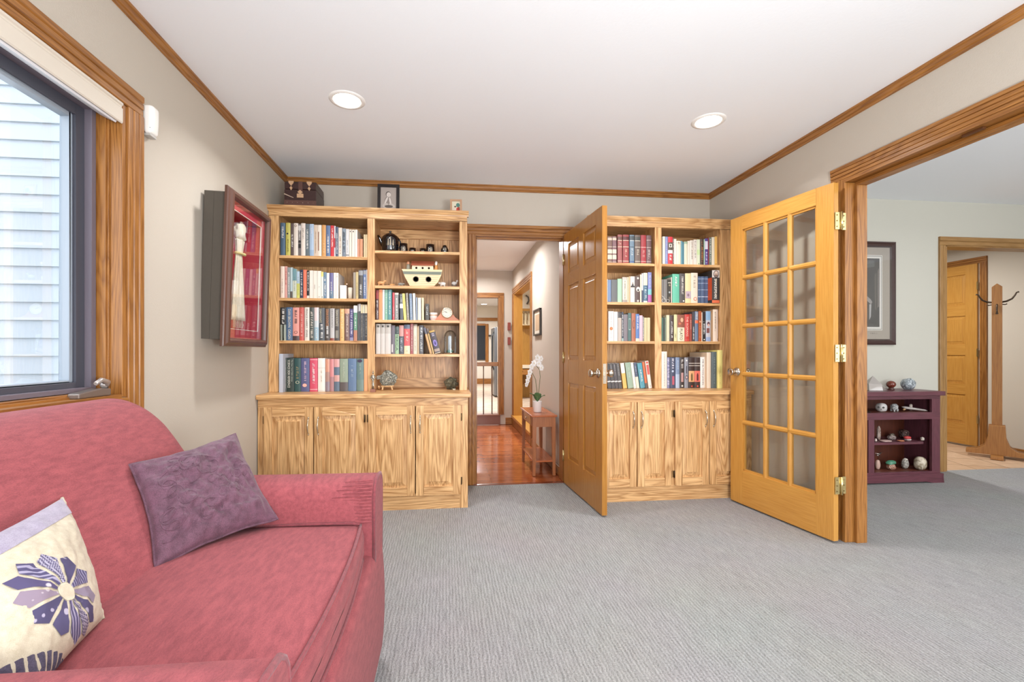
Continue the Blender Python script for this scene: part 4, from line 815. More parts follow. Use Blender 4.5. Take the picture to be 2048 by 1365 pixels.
row((1310, 610), 7.587, 3.37, 1.161, 'third shelf, right bay of right bookcase', [
 (100,124,195,'4c6c5c','dark green', {}), (126,149,198,'3c4440','slim black', {}), (151,172,190,'788470','slim grey green', {}), (174,220,155,'d0c8a8','pale cream', {'pic':[('o',.5,.1,.06,.06,K_)]}), (225,284,160,'4a3c38','dark brown', {'marks':(W_,.1,.82,.35)}), (288,334,148,'d2cc9c','pale green-yellow', {'marks':('8c8c58',.1,.3,.4)}),
 (340,448,150,'e2d4b8','painting-topped cream', {'bands':[(.52,1,'8c5444')],'pic':[('o',.6,.8,.2,.3,'d4a484'),('o',.3,.66,.2,.16,'c07058')],'title':('PLATO','3c3834',.05,.47,.4)}), (451,523,145,'bc3c34','bright red', {'title':('THE ROMANS','f0c8b8',.18,.92,.42),'bands':[(.05,.055,'e0a890')]}), (526,560,140,'984c40','dull red', {'bands':[(0,1,'984c40')],'marks':('d8a898',.4,.9,.4)}),
 (566,604,110,'4a464a','charcoal', {'marks':(W_,.05,.5,.4)}), (606,656,100,'64748c','orange-banded steel blue', {'bands':[(.6,.7,'e06c48')],'marks':(W_,.7,.97,.6)}), (661,706,95,'a45430','rust orange', {'pic':[('o',.5,.65,.2,.3,'e0b494')],'marks':('d89070',.1,.5,.3)}), (708,721,115,'dcccb8','slim white', {}), (723,768,105,'2e2a2a','black', {'marks':(W_,.2,.7,.5),'pic':[('o',.5,.06,.2,.2,W_)]}),
 (771,845,98,'b8b4b8','collage-printed blue', {'bands':[(.7,1,'84a4c0'),(0,.14,'8c9cbc')],'pic':[('o',.5,.58,.3,.4,'5c3c44'),('o',.5,.54,.2,.26,'d0a494'),('r',.4,.36,.3,.08,'7c4c48')]}), (880,943,70,'e4bc94','peach', {'dy':-.005,'depth':.19,'bands':[(0,1,'e2ccb8')],'marks':('6c6058',.3,.92,.25)}), (945,994,70,'dcc8bc','pinkish cream', {'pic':[('r',.3,.07,.2,.02,K_)]})], 'books on the third shelf, right bay, right bookcase')
row((1310, 610), 7.587, 3.36, .797, 'countertop row, right bay of right bookcase', [
 (100,182,710,'e0d6ca','tall off-white', {'dy':-.01,'marks':('5c5450',.05,.95,.1)}), (184,223,798,'8484a4','mosaic lavender', {'marks':('d8d4e4',.05,.95,.8)}), (230,309,798,'464c62','navy', {'marks':('e8e4ec',.6,.96,.6),'pic':[('r',.55,.25,.2,.14,'b85c6c'),('o',.45,.55,.2,.2,'b8c0d0')]}), (312,373,798,'7c8ca8','blue grey', {'bands':[(0,.45,'a8b4c8')],'marks':('c8d0dc',.6,.9,.3)}),
 (376,443,798,'3c3230','black brown', {'marks':('d8d0c8',.6,.96,.6),'pic':[('r',.5,.35,.26,.15,'b8908c'),('o',.5,.07,.2,.2,'e0d8cc')]}), (446,506,800,'8c8c94','figure-printed grey', {'pic':[('o',.5,.9,.2,.2,W_),('r',.5,.6,.1,.12,'3c3c44'),('o',.5,.35,.35,.5,'4c444c'),('o',.5,.35,.2,.3,'c8b0b0')]}),
 (513,598,800,'3c2c28','sunset silhouette brown', {'bands':[(.2,.56,'d8a474'),(.72,.74,'c8bcb0'),(.8,.82,'c8bcb0')],'pic':[('o',.5,.46,.1,.12,'5c4834'),('r',.5,.34,.16,.1,'6c5c3c'),('o',.5,.06,.14,.16,'c85440')]}), (600,685,800,'40302c','red sunset brown', {'bands':[(.2,.56,'d86c5c'),(.72,.74,'c8bcb0'),(.8,.82,'c8bcb0')],'pic':[('o',.5,.46,.1,.12,'4c2424'),('r',.5,.34,.16,.1,'5c2c30'),('o',.5,.06,.14,.16,'e05440')]}),
 (688,754,793,'e4dcd4','black-lettered white', {'title':('ME ELTON JOHN','2c2826',.1,.92,.42)}), (758,848,722,'dcc4a8','tall beige', {'dy':-.03,'depth':.25,'bands':[(0,1,'dcc6ae')]}), (850,936,715,'566060','tall slate grey', {'dy':-.04,'depth':.25,'marks':('8c9898',.1,.85,.25)}), (940,1028,688,'e4d484','tall pale yellow', {'dy':-.05,'depth':.25,'marks':('b8a860',.1,.6,.12)})], 'books standing on the right countertop, right bay', .19)

# ================================================================ SOFA
RED_A, RED_B = 'a04f53', '823d43'
SOFA = fabric(RED_A, RED_B, 750, .6, .9, (1, .3, 1), .04); PIPE = fabric('8c4046', '6e3238', 900, .3)
sf = thing('sofa', 'red woven upholstered loveseat with rolled back under the window', 'sofa', (-.72, 1.09, 0))
SY0, SY1, SW = .525, 1.665, .17
b = MB(); b.rbox(-1.215, -.226, SY0+.002, SY1-.002, .02, .425, .03, SOFA, n=10, fn=lambda q, h: q + Vector((.012*(1-(q.z/h.z)**2) if q.x > h.x*.8 else 0, 0, 0)))
b.build('sofa_base', sf)
# backrest: swept profile with a rolled top
def back_prof(t):
    P = [(-.66, .44), (-.705, .52), (-.765, .60), (-.825, .675), (-.875, .735), (-.915, .795), (-.955, .847), (-1.01, .893), (-1.075, .921), (-1.14, .922), (-1.19, .893), (-1.214, .84), (-1.22, .74), (-1.222, .50), (-1.222, .12)]
    f = t*(len(P)-1); i = min(int(f), len(P)-2); a = f-i
    p0, p1, p2, p3 = P[max(i-1, 0)], P[i], P[i+1], P[min(i+2, len(P)-1)]
    return tuple(.5*((2*p1[k]) + (-p0[k]+p2[k])*a + (2*p0[k]-5*p1[k]+4*p2[k]-p3[k])*a*a + (-p0[k]+3*p1[k]-3*p2[k]+p3[k])*a**3) for k in (0, 1))
def backfn(u, v):
    ya, yb = SY0-.005, SY1+.005
    x, z = back_prof(u); y = ya + (yb-ya)*v
    e = min(v, 1-v)*(yb-ya)                       # puffed, rounded ends
    s = 0 if e > .035 else (1-math.sqrt(max(0, 1-((.035-e)/.035)**2)))
    cx, cz = -1.12, .62; k = .06*s
    bulge = .012*math.sin(math.pi*v)**.5*math.sin(math.pi*min(1, u*1.6))
    return (x+(cx-x)*k+bulge, y, z+(cz-z)*k*.7)
b = MB(); b.grid(backfn, 70, 40, SOFA)
for v in (0, 1):
    pts = [backfn(i/70, v) for i in range(71)]; b.add(pts, [tuple(range(71))], SOFA, smooth=False)
b.build('backrest', sf)
for (ya, yb, nm) in ((SY1-SW, SY1, 'far'), (SY0, SY0+SW, 'near')):
    b = MB()
    def armf(q, h):
        f = (q.x+h.x)/(2*h.x)
        if q.z > 0: q = Vector((q.x, q.y*(1+.05*math.sin(math.pi*min(1, q.z/h.z))), q.z - .010*f))
        return q
    b.rbox(-1.19, -.235, ya, yb, .10, .672, .062, SOFA, n=12, fn=armf); a_ = b.build('armrest', sf)
    b = MB(); xf = -.226; r = .055
    ring_ = [(xf-.004, ya+.004, .38), (xf-.004, ya+.002, .60)] + [(xf-.004, ya+r-(r-.002)*math.cos(k*math.pi/8/1.0), .60+(r+.006)*math.sin(k*math.pi/8)) for k in range(1, 4)] + [(xf-.004, (ya+yb)/2, .663)] + [(xf-.004, yb-r+(r-.002)*math.cos(k*math.pi/8), .60+(r+.006)*math.sin(k*math.pi/8)) for k in range(3, 0, -1)] + [(xf-.004, yb-.002, .60), (xf-.004, yb-.004, .38)]
    b.tube(ring_, .0055, PIPE, 8); b.build('arm_piping', sf)
    b = MB(); pts = [(p[1], p[2]) for p in ring_]; b.prism(pts, 'x', xf-.075, xf, SOFA); b.build('arm_front_panel', sf, bevel=.006)
    b = MB(); rnd = random.Random(4)
    for k in range(13):                              # gathers behind the front panel
        if nm == 'near': break
        z0 = .535 + k*.0105; L_ = .03+.06*rnd.random(); dz = max(0, z0-.612); yy = ya-.0026+.062-math.sqrt(max(0, .062**2-dz**2))
        b.tube([(-.238, yy+.0036, z0), (-.270, yy+.0026, z0-.001), (-.285-L_, yy+.0022, z0-.005)], [.0034, .0026, .0008], SOFA, 8)
    if b.v: b.build('gathers', sf)
def seatfn(q, h):
    cr = .022*(1-min(1, abs(q.x/h.x))**2.5)*(1-min(1, abs(q.y/h.y))**3)
    f = max(0, q.x/h.x)
    return Vector((q.x + .02*f*(1-(q.y/h.y)**2), q.y, q.z + (cr if q.z > 0 else 0) - (.004*f if q.z > 0 else 0)))
b = MB(); b.rbox(-.80, -.258, SY0+SW+.004, SY1-SW-.004, .418, .536, .03, SOFA, n=16, fn=seatfn); b.build('seat_cushion', sf)
b = MB(); n = 24; y0_, y1_ = SY0+SW+.02, SY1-SW-.02
b.tube([(-.268+.02*(1-(2*k/n-1)**2), y0_+(y1_-y0_)*k/n, .5325+.0015*(1-(2*k/n-1)**2)) for k in range(n+1)], .0042, PIPE, 8)
b.tube([(-.262+.02*(1-(2*k/n-1)**2), y0_+(y1_-y0_)*k/n, .425) for k in range(n+1)], .0042, PIPE, 8)
b.tube([(-.80, y1_+.012, .527), (-.45, y1_+.012, .536), (-.30, y1_+.010, .535), (-.268, y1_, .5325)], .005, PIPE, 8); b.build('cushion_piping', sf)
for (x, y) in ((-1.15, SY0+.08), (-.30, SY0+.08), (-1.15, SY1-.08), (-.30, SY1-.08)):
    b = MB(); b.lathe([(.018, 0), (.026, .07)], pbr('3c2418', .4), (x, y, 0), 16); b.build('leg', sf)

# pillows: soft square between four corner points
def pillow(mb, c4, T, m, nu=36, wr=.004, seed=1, ret=False, side=1, pinch=.10):
    BL, BRt, TRt, TLt = [Vector(p) for p in c4]
    nrm = (BRt-BL).cross(TLt-BL).normalized()
    def P(u, v, s, off=0):
        # edges bow inward between the corners
        iu = pinch*.5*math.sin(math.pi*v)*(.5-u)*2*.18; iv = pinch*.5*math.sin(math.pi*u)*(.5-v)*2*.18
        uu, vv = u + iu, v + iv
        base_ = BL*(1-uu)*(1-vv) + BRt*uu*(1-vv) + TRt*uu*vv + TLt*(1-uu)*vv
        k = (max(0, math.sin(math.pi*u))*max(0, math.sin(math.pi*v)))**.42
        q = Vector((u*5+seed, v*5, seed*2.0)); w_ = mnoise.noise(q)*wr*2.2 + mnoise.noise(q*3.1)*wr*1.1 + abs(mnoise.noise(q*5.3))*wr*.5
        env = min(1, 5*min(u, 1-u, v, 1-v)+.15)
        return base_ + nrm*(s*(T*k)*(1 if s > 0 else .3) + (w_*env*s) + off*s)
    if ret: return lambda u, v, off=0: P(u, v, side, off)
    for s in (1, -1): mb.grid(lambda u, v: P(u, v, s), nu, nu, m)
MAUVE = fabric('6e4859', '4e2f3d', 420, .8, .75, (1, 1, 1), .15)
pm = thing('pillow', 'mauve velvet pillow with scrolled quilting leaning by the sofa arm', 'pillow', (-.66, 1.45, .55))
c4 = [(-.713, 1.206, .545), (-.515, 1.465, .565), (-.716, 1.642, .80), (-.875, 1.368, .765)]
b = MB(); pillow(b, c4, .060, MAUVE, 90, .011, 3, pinch=.5); b.build('pillow_cover', pm)
pf = pillow(None, c4, .060, MAUVE, wr=.011, seed=3, ret=True, pinch=.5)
b = MB(); rnd = random.Random(8)
for k in range(26):
    cu, cv, rr_ = .10+.8*rnd.random(), .10+.8*rnd.random(), .06+.09*rnd.random(); a0 = rnd.random()*6.28; pts = []
    for j in range(22):
        a = a0 + j*.30; r_ = rr_*(1-j/30); pts.append(pf(min(.95, max(.05, cu+r_*math.cos(a))), min(.95, max(.05, cv+r_*math.sin(a))), .0004))
    b.tube(pts, [.0007+.0011*math.sin(math.pi*j/21) for j in range(22)], MAUVE, 6)
b.build('quilting', pm)
b = MB(); edge = [pf(i/20, 0) for i in range(21)] + [pf(1, i/20) for i in range(1, 21)] + [pf(1-i/20, 1) for i in range(1, 21)] + [pf(0, 1-i/20) for i in range(1, 20)]
b.tube(edge, .0035, MAUVE, 6, closed=True); b.build('seam', pm)
CREAM = fabric('cfc4ae', 'bbae96', 800, .3, .85, (1, 1, 1), .1)
pw = thing('pillow', 'cream patchwork pillow with a purple Dresden flower on the sofa', 'pillow', (-.73, .95, .53))
d4 = [(-.612, .715, .553), (-.672, .975, .553), (-.860, 1.125, .750), (-.790, .790, .750)]
b = MB(); pillow(b, d4, .052, CREAM, 48, .003, 5, pinch=.2); b.build('pillow_cover', pw)
wf = pillow(None, d4, .052, CREAM, wr=.003, seed=5, ret=True, pinch=.2)
def fabric_dots(bg, fg, kind, seed):
    m, nt, bs = nodes('print_'+kind); L = nt.links.new; tc = N(nt, 'ShaderNodeTexCoord')
    if kind == 'stripe':
        t = N(nt, 'ShaderNodeTexWave'); t.inputs['Scale'].default_value = 55; t.inputs['Distortion'].default_value = .4; mp = N(nt, 'ShaderNodeMapping'); mp.inputs['Rotation'].default_value = (.3, .2, seed); L(tc.outputs['Object'], mp.inputs[0]); L(mp.outputs[0], t.inputs['Vector']); out = t.outputs['Fac']; lo, hi = .55, .7
    elif kind == 'check':
        t = N(nt, 'ShaderNodeTexChecker'); t.inputs['Scale'].default_value = 320; L(tc.outputs['Object'], t.inputs['Vector']); out = t.outputs['Fac']; lo, hi = .2, .8
    else:
        t = N(nt, 'ShaderNodeTexVoronoi'); t.inputs['Scale'].default_value = 70 if kind == 'dot' else 42; t.inputs['Randomness'].default_value = .35; L(tc.outputs['Object'], t.inputs['Vector']); out = t.outputs['Distance']; lo, hi = (.26, .2)
    mr = N(nt, 'ShaderNodeMapRange'); mr.inputs[1].default_value = lo; mr.inputs[2].default_value = hi; L(out, mr.inputs[0])
    mx = N(nt, 'ShaderNodeMix'); mx.data_type = 'RGBA'; mx.inputs[6].default_value = lin(bg); mx.inputs[7].default_value = lin(fg); L(mr.outputs[0], mx.inputs[0]); L(mx.outputs[2], bs.inputs['Base Color']); bs.inputs['Roughness'].default_value = .85; return m
PR = [fabric_dots('4c4668', '9a94ac', 'stripe', .4), fabric_dots('50486c', 'c4bcc8', 'paisley', 1), fabric_dots('8c7c8c', 'b8acb4', 'dot', 2), fabric_dots('4a4464', 'a8a0b4', 'dot', 3), fabric_dots('504a6c', 'b4acc0', 'paisley', 4), fabric_dots('4c4668', '9890a8', 'stripe', 1.9), fabric_dots('4c4664', 'a8a0b0', 'check', 5), fabric_dots('4e486a', 'aaa4b8', 'paisley', 6), fabric_dots('8a7e90', 'aca4b0', 'dot', 7), fabric_dots('4c4668', '8e88a2', 'stripe', 1.4), fabric_dots('4c4668', 'b0a8b8', 'paisley', 8), fabric_dots('504a68', 'a8a2b4', 'check', 9)]
FU, FV = .455, .355          # flower centre on the pillow face; a true circle in the cloth
def fp(f, a, off):
    r_ = .090*f; return wf(min(.985, FU+r_*(2.985*math.cos(a)-2.24*math.sin(a))), max(.012, FV+r_*4.10*math.sin(a)), off)
for k in range(12):
    a = math.pi/2 + k*math.pi/6 + .05; da = math.pi/12*.86; vs = []; nr = 7; b = MB()
    for j in range(nr+1):
        f = .20 + (.84-.20)*j/nr; hwid = da*(.72+.28*j/nr)
        for i in (-1, -.33, .33, 1): vs.append(fp(f, a+i*hwid, .0014))
    vs.append(fp(1.0, a, .0014))
    fs = [(j*4+i, j*4+i+1, j*4+i+5, j*4+i+4) for j in range(nr) for i in range(3)] + [(nr*4, nr*4+1, len(vs)-1), (nr*4+1, nr*4+2, len(vs)-1), (nr*4+2, nr*4+3, len(vs)-1)]
    b.add(vs, fs, PR[k], smooth=True); b.build('patchwork_petal', pw)
b = MB(); pts = [fp(.19, i*math.pi/12, .0018) for i in range(24)]; b.add(pts, [tuple(range(24))], CREAM); b.build('flower_centre', pw)
b = MB(); b.grid(lambda u, v: wf(u, .835+.16*v, .0012), 30, 6, fabric('a498ac', '82768c', 500, 1.0, .95, (1, 1, 1), .5)); b.build('lilac_strip', pw)
b = MB(); b.grid(lambda u, v: wf(.005+u*.40, .01+.26*v*(1-u)**.8, .0012+.0018*math.sin(u*45)), 60, 6, fabric('5c5468', '3f394c', 500, .8, .9)); b.build('purple_strip', pw)
b = MB(); b.tube([wf(.998, i/40, 0) for i in range(41)], [.0022 if i % 2 else .0036 for i in range(41)], CREAM, 6); b.build('piping', pw)

# ================================================================ SHADOW BOX ON THE LEFT WALL
sb = thing('shadow_box', 'deep framed shadow box with a cream scarf on red, left wall', 'shadow box', (XL, 2.68, 1.52), (0, R(1.8), 0))
GREY = pbr('504940', .7); FRM = pbr('5a3d32', .3, 0, .2, 80); MAT = pbr('b52f43', .75)
b = MB()     # local: x out of the wall, y along it, z up
yA, yB, zA, zB = -.215, .265, -.372, .385
D0, D1 = .004, .122
b.box(D0, .0505, yA, yA+.012, zA, zB, GREY); b.box(.0515, D1, yA, yA+.012, zA, zB, GREY); b.box(D0, D1, yB-.012, yB, zA, zB, GREY); b.box(D0, D1, yA+.012, yB-.012, zA, zA+.012, GREY); b.box(D0, D1, yA+.012, yB-.012, zB-.012, zB, GREY); b.box(D0, D0+.008, yA+.012, yB-.012, zA+.012, zB-.012, GREY)
b.build('case', sb, local=True)
fa, fb, fz0, fz1 = -.258, .288, -.408, .405
prof = [(0, 0), (0, .012), (.004, .018), (.012, .022), (.020, .032), (.030, .036), (.040, .030), (.043, .020), (.045, .010), (.045, 0)]   # (inward, out)
b = MB(); n = len(prof); vs = []
for (y, z, sy, sz) in ((fa, fz0, 1, 1), (fb, fz0, -1, 1), (fb, fz1, -1, -1), (fa, fz1, 1, -1)):
    vs += [(D1+o, y+sy*i_, z+sz*i_) for i_, o in prof]
b.add(vs, [(c*n+i, c*n+(i+1) % n, ((c+1) % 4)*n+(i+1) % n, ((c+1) % 4)*n+i) for c in range(4) for i in range(n)], FRM); b.build('picture_frame', sb, local=True)
b = MB(); ma, mb_, mz0, mz1 = fa+.044, fb-.044, fz0+.044, fz1-.044; oa, ob, oz0, oz1 = ma+.036, mb_-.052, mz0+.050, mz1-.050; xm = D1+.004
for (a, c_, d, e) in ((ma, oa, mz0, mz1), (ob, mb_, mz0, mz1), (oa, ob, mz0, oz0), (oa, ob, oz1, mz1)): b.box(xm-.003, xm, a, c_, d, e, MAT)
b.build('mat_board', sb, local=True)
b = MB(); W2_ = pbr('f0e6dc', .6)
for (a, c_, d, e) in ((oa-.002, oa+.001, oz0, oz1), (ob-.001, ob+.002, oz0, oz1), (oa, ob, oz0-.002, oz0+.001), (oa, ob, oz1-.001, oz1+.002)): b.box(xm-.004, xm+.001, a, c_, d, e, W2_)
b.build('mat_bevel', sb, local=True)
b = MB(); b.box(.014, .018, yA+.012, yB-.012, zA+.012, zB-.012, MAT)
b.box(.018, xm-.004, oa-.006, oa-.003, oz0, oz1, MAT); b.box(.018, xm-.004, min(ob+.003, yB-.016), min(ob+.006, yB-.013), oz0, oz1, MAT); b.box(.018, xm-.004, oa, min(ob, yB-.013), oz0-.006, oz0-.003, MAT); b.box(.018, xm-.004, oa, min(ob, yB-.013), oz1+.003, min(oz1+.006, zB-.013), MAT)
b.build('lining', sb, local=True)
MB().box(D1+.013, D1+.015, ma-.004, mb_+.004, mz0-.004, mz1+.004, glass((.97, .97, .97, 1), .045)).build('frame_glass', sb, local=True)
sc_ = tag(bpy.data.objects.new('scarf', None), 'cream silk scarf tied with a bow, hung inside the red shadow box', 'scarf'); C.objects.link(sc_); sc_.location = sb.location; sc_.rotation_euler = sb.rotation_euler
SILK = fabric('fdf6e6', 'e8dab8', 300, .3, .45, (1, 1, .2), .2)
yc = -.005
def scarf(z0, z1, r0, r1, yo0, yo1, fold, nf, name, ph=0):
    b = MB(); nz, ns = 14, 48; vs = []
    for j in range(nz+1):
        t = j/nz; z = z0+(z1-z0)*t; r = r0+(r1-r0)*t
        for i in range(ns):
            a = 2*math.pi*i/ns; rr = r*(1+fold*math.cos(nf*a+ph+t*1.2)+fold*.5*math.sin((nf+3)*a+t*2))
            vs.append((.092+rr*.30*math.cos(a), yc+yo0+(yo1-yo0)*t+rr*math.sin(a), z))
    fs = [(j*ns+i, j*ns+(i+1) % ns, (j+1)*ns+(i+1) % ns, (j+1)*ns+i) for j in range(nz) for i in range(ns)]
    b.add(vs, fs, SILK, smooth=True); b.add(vs[:ns], [tuple(range(ns))], SILK); b.add(vs[-ns:], [tuple(range(ns))], SILK); b.build(name, sc_, local=True)
scarf(-.262, .105, .072, .032, .004, -.004, .12, 9, 'scarf_skirt')
scarf(.112, .185, .032, .044, -.004, .004, .12, 6, 'scarf_fold')
b = MB(); b.rock((.088, yc+.008, .230), .024, .052, .056, SILK, 4, .35, 2.2, 3, True); b.build('rosette', sc_, local=True)
b = MB(); b.tube([(.092+.014*math.cos(a), yc-.004+.036*math.sin(a), .108) for a in [i*math.pi/8 for i in range(16)]], .006, pbr('d8cf8c', .4), 8, closed=True); b.rock((.108, yc+.024, .110), .008, .020, .009, pbr('e0d898', .4), 1, .2, 1.5, 2, True); b.build('bow', sc_, local=True)
b = MB(); rnd = random.Random(3)
for k in range(11): y = yc+.004-.055+.011*k; b.tube([(.095, y, -.258), (.095+.004*rnd.random(), y+.004*rnd.random(), -.286), (.095, y+.006*(rnd.random()-.5), -.305)], .0016, SILK, 5)
b.build('fringe', sc_, local=True)

# motion sensor
ms = thing('motion_sensor', 'white plastic motion detector on the wall beside the window casing', 'motion sensor', (XL, 2.03, 2.04))
b = MB(); b.rbox(XL, XL+.042, 2.008, 2.062, 1.980, 2.098, .014, pbr('efece6', .4), n=3, fn=lambda q, h: Vector((q.x*(1-.25*max(0, -q.z/h.z)), q.y, q.z))); b.build('sensor_housing', ms)
b = MB(); b.box(XL+.004, XL+.03, 2.014, 2.056, 1.972, 1.981, pbr('b9b6b0', .4)); b.lathe([(.0012, 0), (.0012, .002)], pbr('3c3c3c'), (XL+.034, 2.008, 2.0), 8, axis='y'); b.build('sensor_lens', ms)

# ceiling cans
LENS = emit('fff6ea', 9)
for i, (x, y, lab) in enumerate(((-.53, 2.525, 'round recessed ceiling light nearer the left wall and window'), (1.535, 2.525, 'round recessed ceiling light nearer the glass door on the right'))):
    t = thing('recessed_light', lab, 'ceiling light', (x, y, CEIL), (0, 0, 0), 'recessed ceiling lights')
    b = MB(); b.lathe([(.072, CEIL-.001), (.072, CEIL-.005), (.080, CEIL-.006), (.094, CEIL-.002), (.095, CEIL)], pbr('f4f2ee', .4), (x, y, 0), 40, cap=False); b.build('trim_ring', t)
    b = MB(); b.lathe([(.001, CEIL-.0045), (.045, CEIL-.004), (.0725, CEIL-.002)], LENS, (x, y, 0), 40); b.build('lens', t)

# ================================================================ THINGS ON AND IN THE BOOKCASES
# trunk on top
tk = thing('trunk', 'small dark leather trunk with brass latches on top of the left bookcase', 'trunk', (-1.02, 3.45, 2.108))
LEA = pbr('3b2422', .35, 0, .3, 120); LEB = pbr('5b3c34', .5, 0, .3, 90); BR = pbr('d0aa86', .45, .3); z0 = 2.1085
b = MB(); b.box(-1.132, -.916, 3.345, 3.56, z0, 2.226, LEA); b.build('trunk_body', tk, bevel=.003)
b = MB(); b.prism([(3.345, 2.229), (3.345, 2.272), (3.357, 2.285), (3.548, 2.285), (3.56, 2.272), (3.56, 2.229)], 'x', -1.130, -.918, LEA); b.build('trunk_lid', tk, bevel=.002)
b = MB(); b.box(-1.134, -.914, 3.342, 3.3455, z0+.006, z0+.042, LEB); b.build('bottom_band', tk, bevel=.001)
b = MB(); b.box(-1.036, -1.008, 3.3425, 3.346, 2.20, 2.283, LEB); b.build('centre_strap', tk)
b = MB()
for k in range(6): b.rock((-1.112+k*.0355, 3.341, z0+.024), .003, .002, .003, pbr('c8b4a4', .3, .8), 1, 0, 1, 1, True)
b.build('studs', tk)
def latch(x, z, s=1):
    b = MB(); b.prism([(x-.017*s, z+.012), (x+.017*s, z+.012), (x+.017*s, z), (x, z-.022*s), (x-.017*s, z)], 'y', 3.340, 3.345, BR); b.prism([(x-.010, z-.036), (x, z-.024), (x+.010, z-.036), (x, z-.054)], 'y', 3.3405, 3.345, BR); return b
latch(-1.085, 2.272).build('latch', tk); latch(-.962, 2.272).build('latch', tk)
b = MB(); x = -1.023; b.box(x-.022, x+.022, 3.339, 3.345, 2.168, 2.196, BR); b.prism([(x-.018, 2.207), (x, 2.222), (x+.018, 2.207), (x+.006, 2.197), (x+.006, 2.184), (x-.006, 2.184), (x-.006, 2.197)], 'y', 3.337, 3.345, BR); b.build('lock', tk)
b = MB(); b.prism([(-1.132, 2.188), (-1.132, 2.196), (-1.068, 2.168), (-1.072, 2.165)], 'y', 3.338, 3.345, pbr('b8a08c', .5)); b.build('torn_corner', tk)
# photo of baby
pfm = thing('photo_frame', 'black frame with a grey photo of a seated baby, on the left bookcase', 'photo frame', (-.42, 3.40, 2.1085), (R(-4), 0, 0))
b = MB(); BK = pbr('1b1516', .35); W_f, H_f = .158, .205
ring(b, 0, .001, 0, .001, 0, .001, .0002, BK)
b = MB()
for (a, c_, d, e) in ((-W_f/2, -W_f/2+.022, 0, H_f), (W_f/2-.022, W_f/2, 0, H_f), (-W_f/2+.022, W_f/2-.022, 0, .022), (-W_f/2+.022, W_f/2-.022, H_f-.022, H_f)): b.box(a, c_, -.004, .012, d, e, BK)
b.box(-W_f/2+.01, W_f/2-.01, .010, .014, .01, H_f-.01, BK); b.build('frame', pfm, local=True)
b = MB(); b.box(-.058, .058, .004, .006, .021, H_f-.021, pbr('a89c94', .4)); b.build('photograph', pfm, local=True)
def ell(mb, cx, cz, rx, rz, y, m, rot=0):
    mb.add([(cx+rx*math.cos(t)*math.cos(rot)-rz*math.sin(t)*math.sin(rot), y, cz+rx*math.cos(t)*math.sin(rot)+rz*math.sin(t)*math.cos(rot)) for t in [i*math.pi/12 for i in range(24)]], [tuple(range(24))], m)
b = MB(); g1, g2, g3, g4 = pbr('8a7f78'), pbr('5c534e'), pbr('d4cac2'), pbr('bdb2aa')
ell(b, -.004, .075, .026, .040, .0032, g1); ell(b, -.022, .047, .022, .016, .0030, g4, .5); ell(b, .026, .047, .026, .012, .0029, g4, -.5); ell(b, .002, .04, .03, .010, .0028, g2)
ell(b, -.016, .085, .007, .028, .0027, g3, -.4); ell(b, .012, .082, .007, .026, .0026, g3, .2); ell(b, -.002, .132, .018, .021, .0025, g2); ell(b, .001, .128, .0155, .018, .0024, g3)
ell(b, -.004, .131, .002, .0014, .0022, g2); ell(b, .006, .131, .002, .0014, .0022, g2); ell(b, .002, .119, .004, .0013, .0022, g2); b.build('baby_picture', pfm, local=True)
pf2 = thing('photo_frame', 'tiny tan frame with red and green snapshot at the right end', 'photo frame', (.075, 3.42, 2.1085), (R(-6), 0, 0))
b = MB(); TAN = pbr('b78f70', .5)
for (a, c_, d, e) in ((-.044, -.030, 0, .118), (.030, .044, 0, .118), (-.03, .03, 0, .014), (-.03, .03, .104, .118)): b.box(a, c_, -.003, .008, d, e, TAN)
b.build('frame', pf2, local=True)
b = MB(); b.box(-.031, .031, .003, .005, .013, .105, pbr('d8d0b8')); b.build('photograph', pf2, local=True)
b = MB(); ell(b, .014, .075, .014, .016, .0025, pbr('4c7a70')); ell(b, .014, .036, .014, .022, .0022, pbr('c43a28')); ell(b, -.012, .04, .014, .02, .0020, pbr('dcc8b4')); ell(b, -.006, .062, .008, .006, .0018, pbr('5c4438')); ell(b, .022, .045, .006, .018, .0016, pbr('8c3428')); b.build('snapshot_colours', pf2, local=True)

# teapot and cups
GLZ = pbr('100e12', .06, 0, 0, 200, 1.0); GLD = pbr('a89c88', .2)
z0 = 1.8105; tp = thing('teapot', 'glossy black ceramic teapot on the top right shelf', 'teapot', (-.415, 3.46, z0)); cx, cy = -.412, 3.455
b = MB(); b.lathe([(.001, 0), (.052, 0), (.055, .008), (.060, .02), (.064, .06), (.063, .10), (.058, .125), (.045, .136), (.034, .138)], GLZ, (cx, cy, z0), 32); b.build('teapot_body', tp)
b = MB(); b.lathe([(.036, .136), (.034, .143), (.020, .150), (.008, .153), (.006, .158), (.010, .164), (.006, .170), (.001, .171)], GLZ, (cx, cy, z0), 24); b.build('teapot_lid', tp)
b = MB(); b.tube([(cx-.050, cy, z0+.060), (cx-.068, cy, z0+.085), (cx-.078, cy, z0+.115), (cx-.090, cy, z0+.135)], [.018, .014, .010, .008], GLZ, 12); b.build('spout', tp)
b = MB(); b.tube([(cx+.052, cy-.01, z0+.035), (cx+.072, cy-.01, z0+.05), (cx+.076, cy-.01, z0+.085), (cx+.055, cy-.01, z0+.118)], .006, GLZ, 10); b.build('teapot_handle', tp)
b = MB()
for (a, h, wv) in ((-1.7, .05, .010), (-1.45, .065, .014), (-1.15, .045, .009)):
    b.add([(cx+.0652*math.cos(a+s*.08), cy+.0652*math.sin(a+s*.08), z0+.05+t) for s, t in ((-1, 0), (1, 0), (.6, h), (-.3, h*.9))], [(0,1,2,3)], GLD)
b.build('painted_pattern', tp)
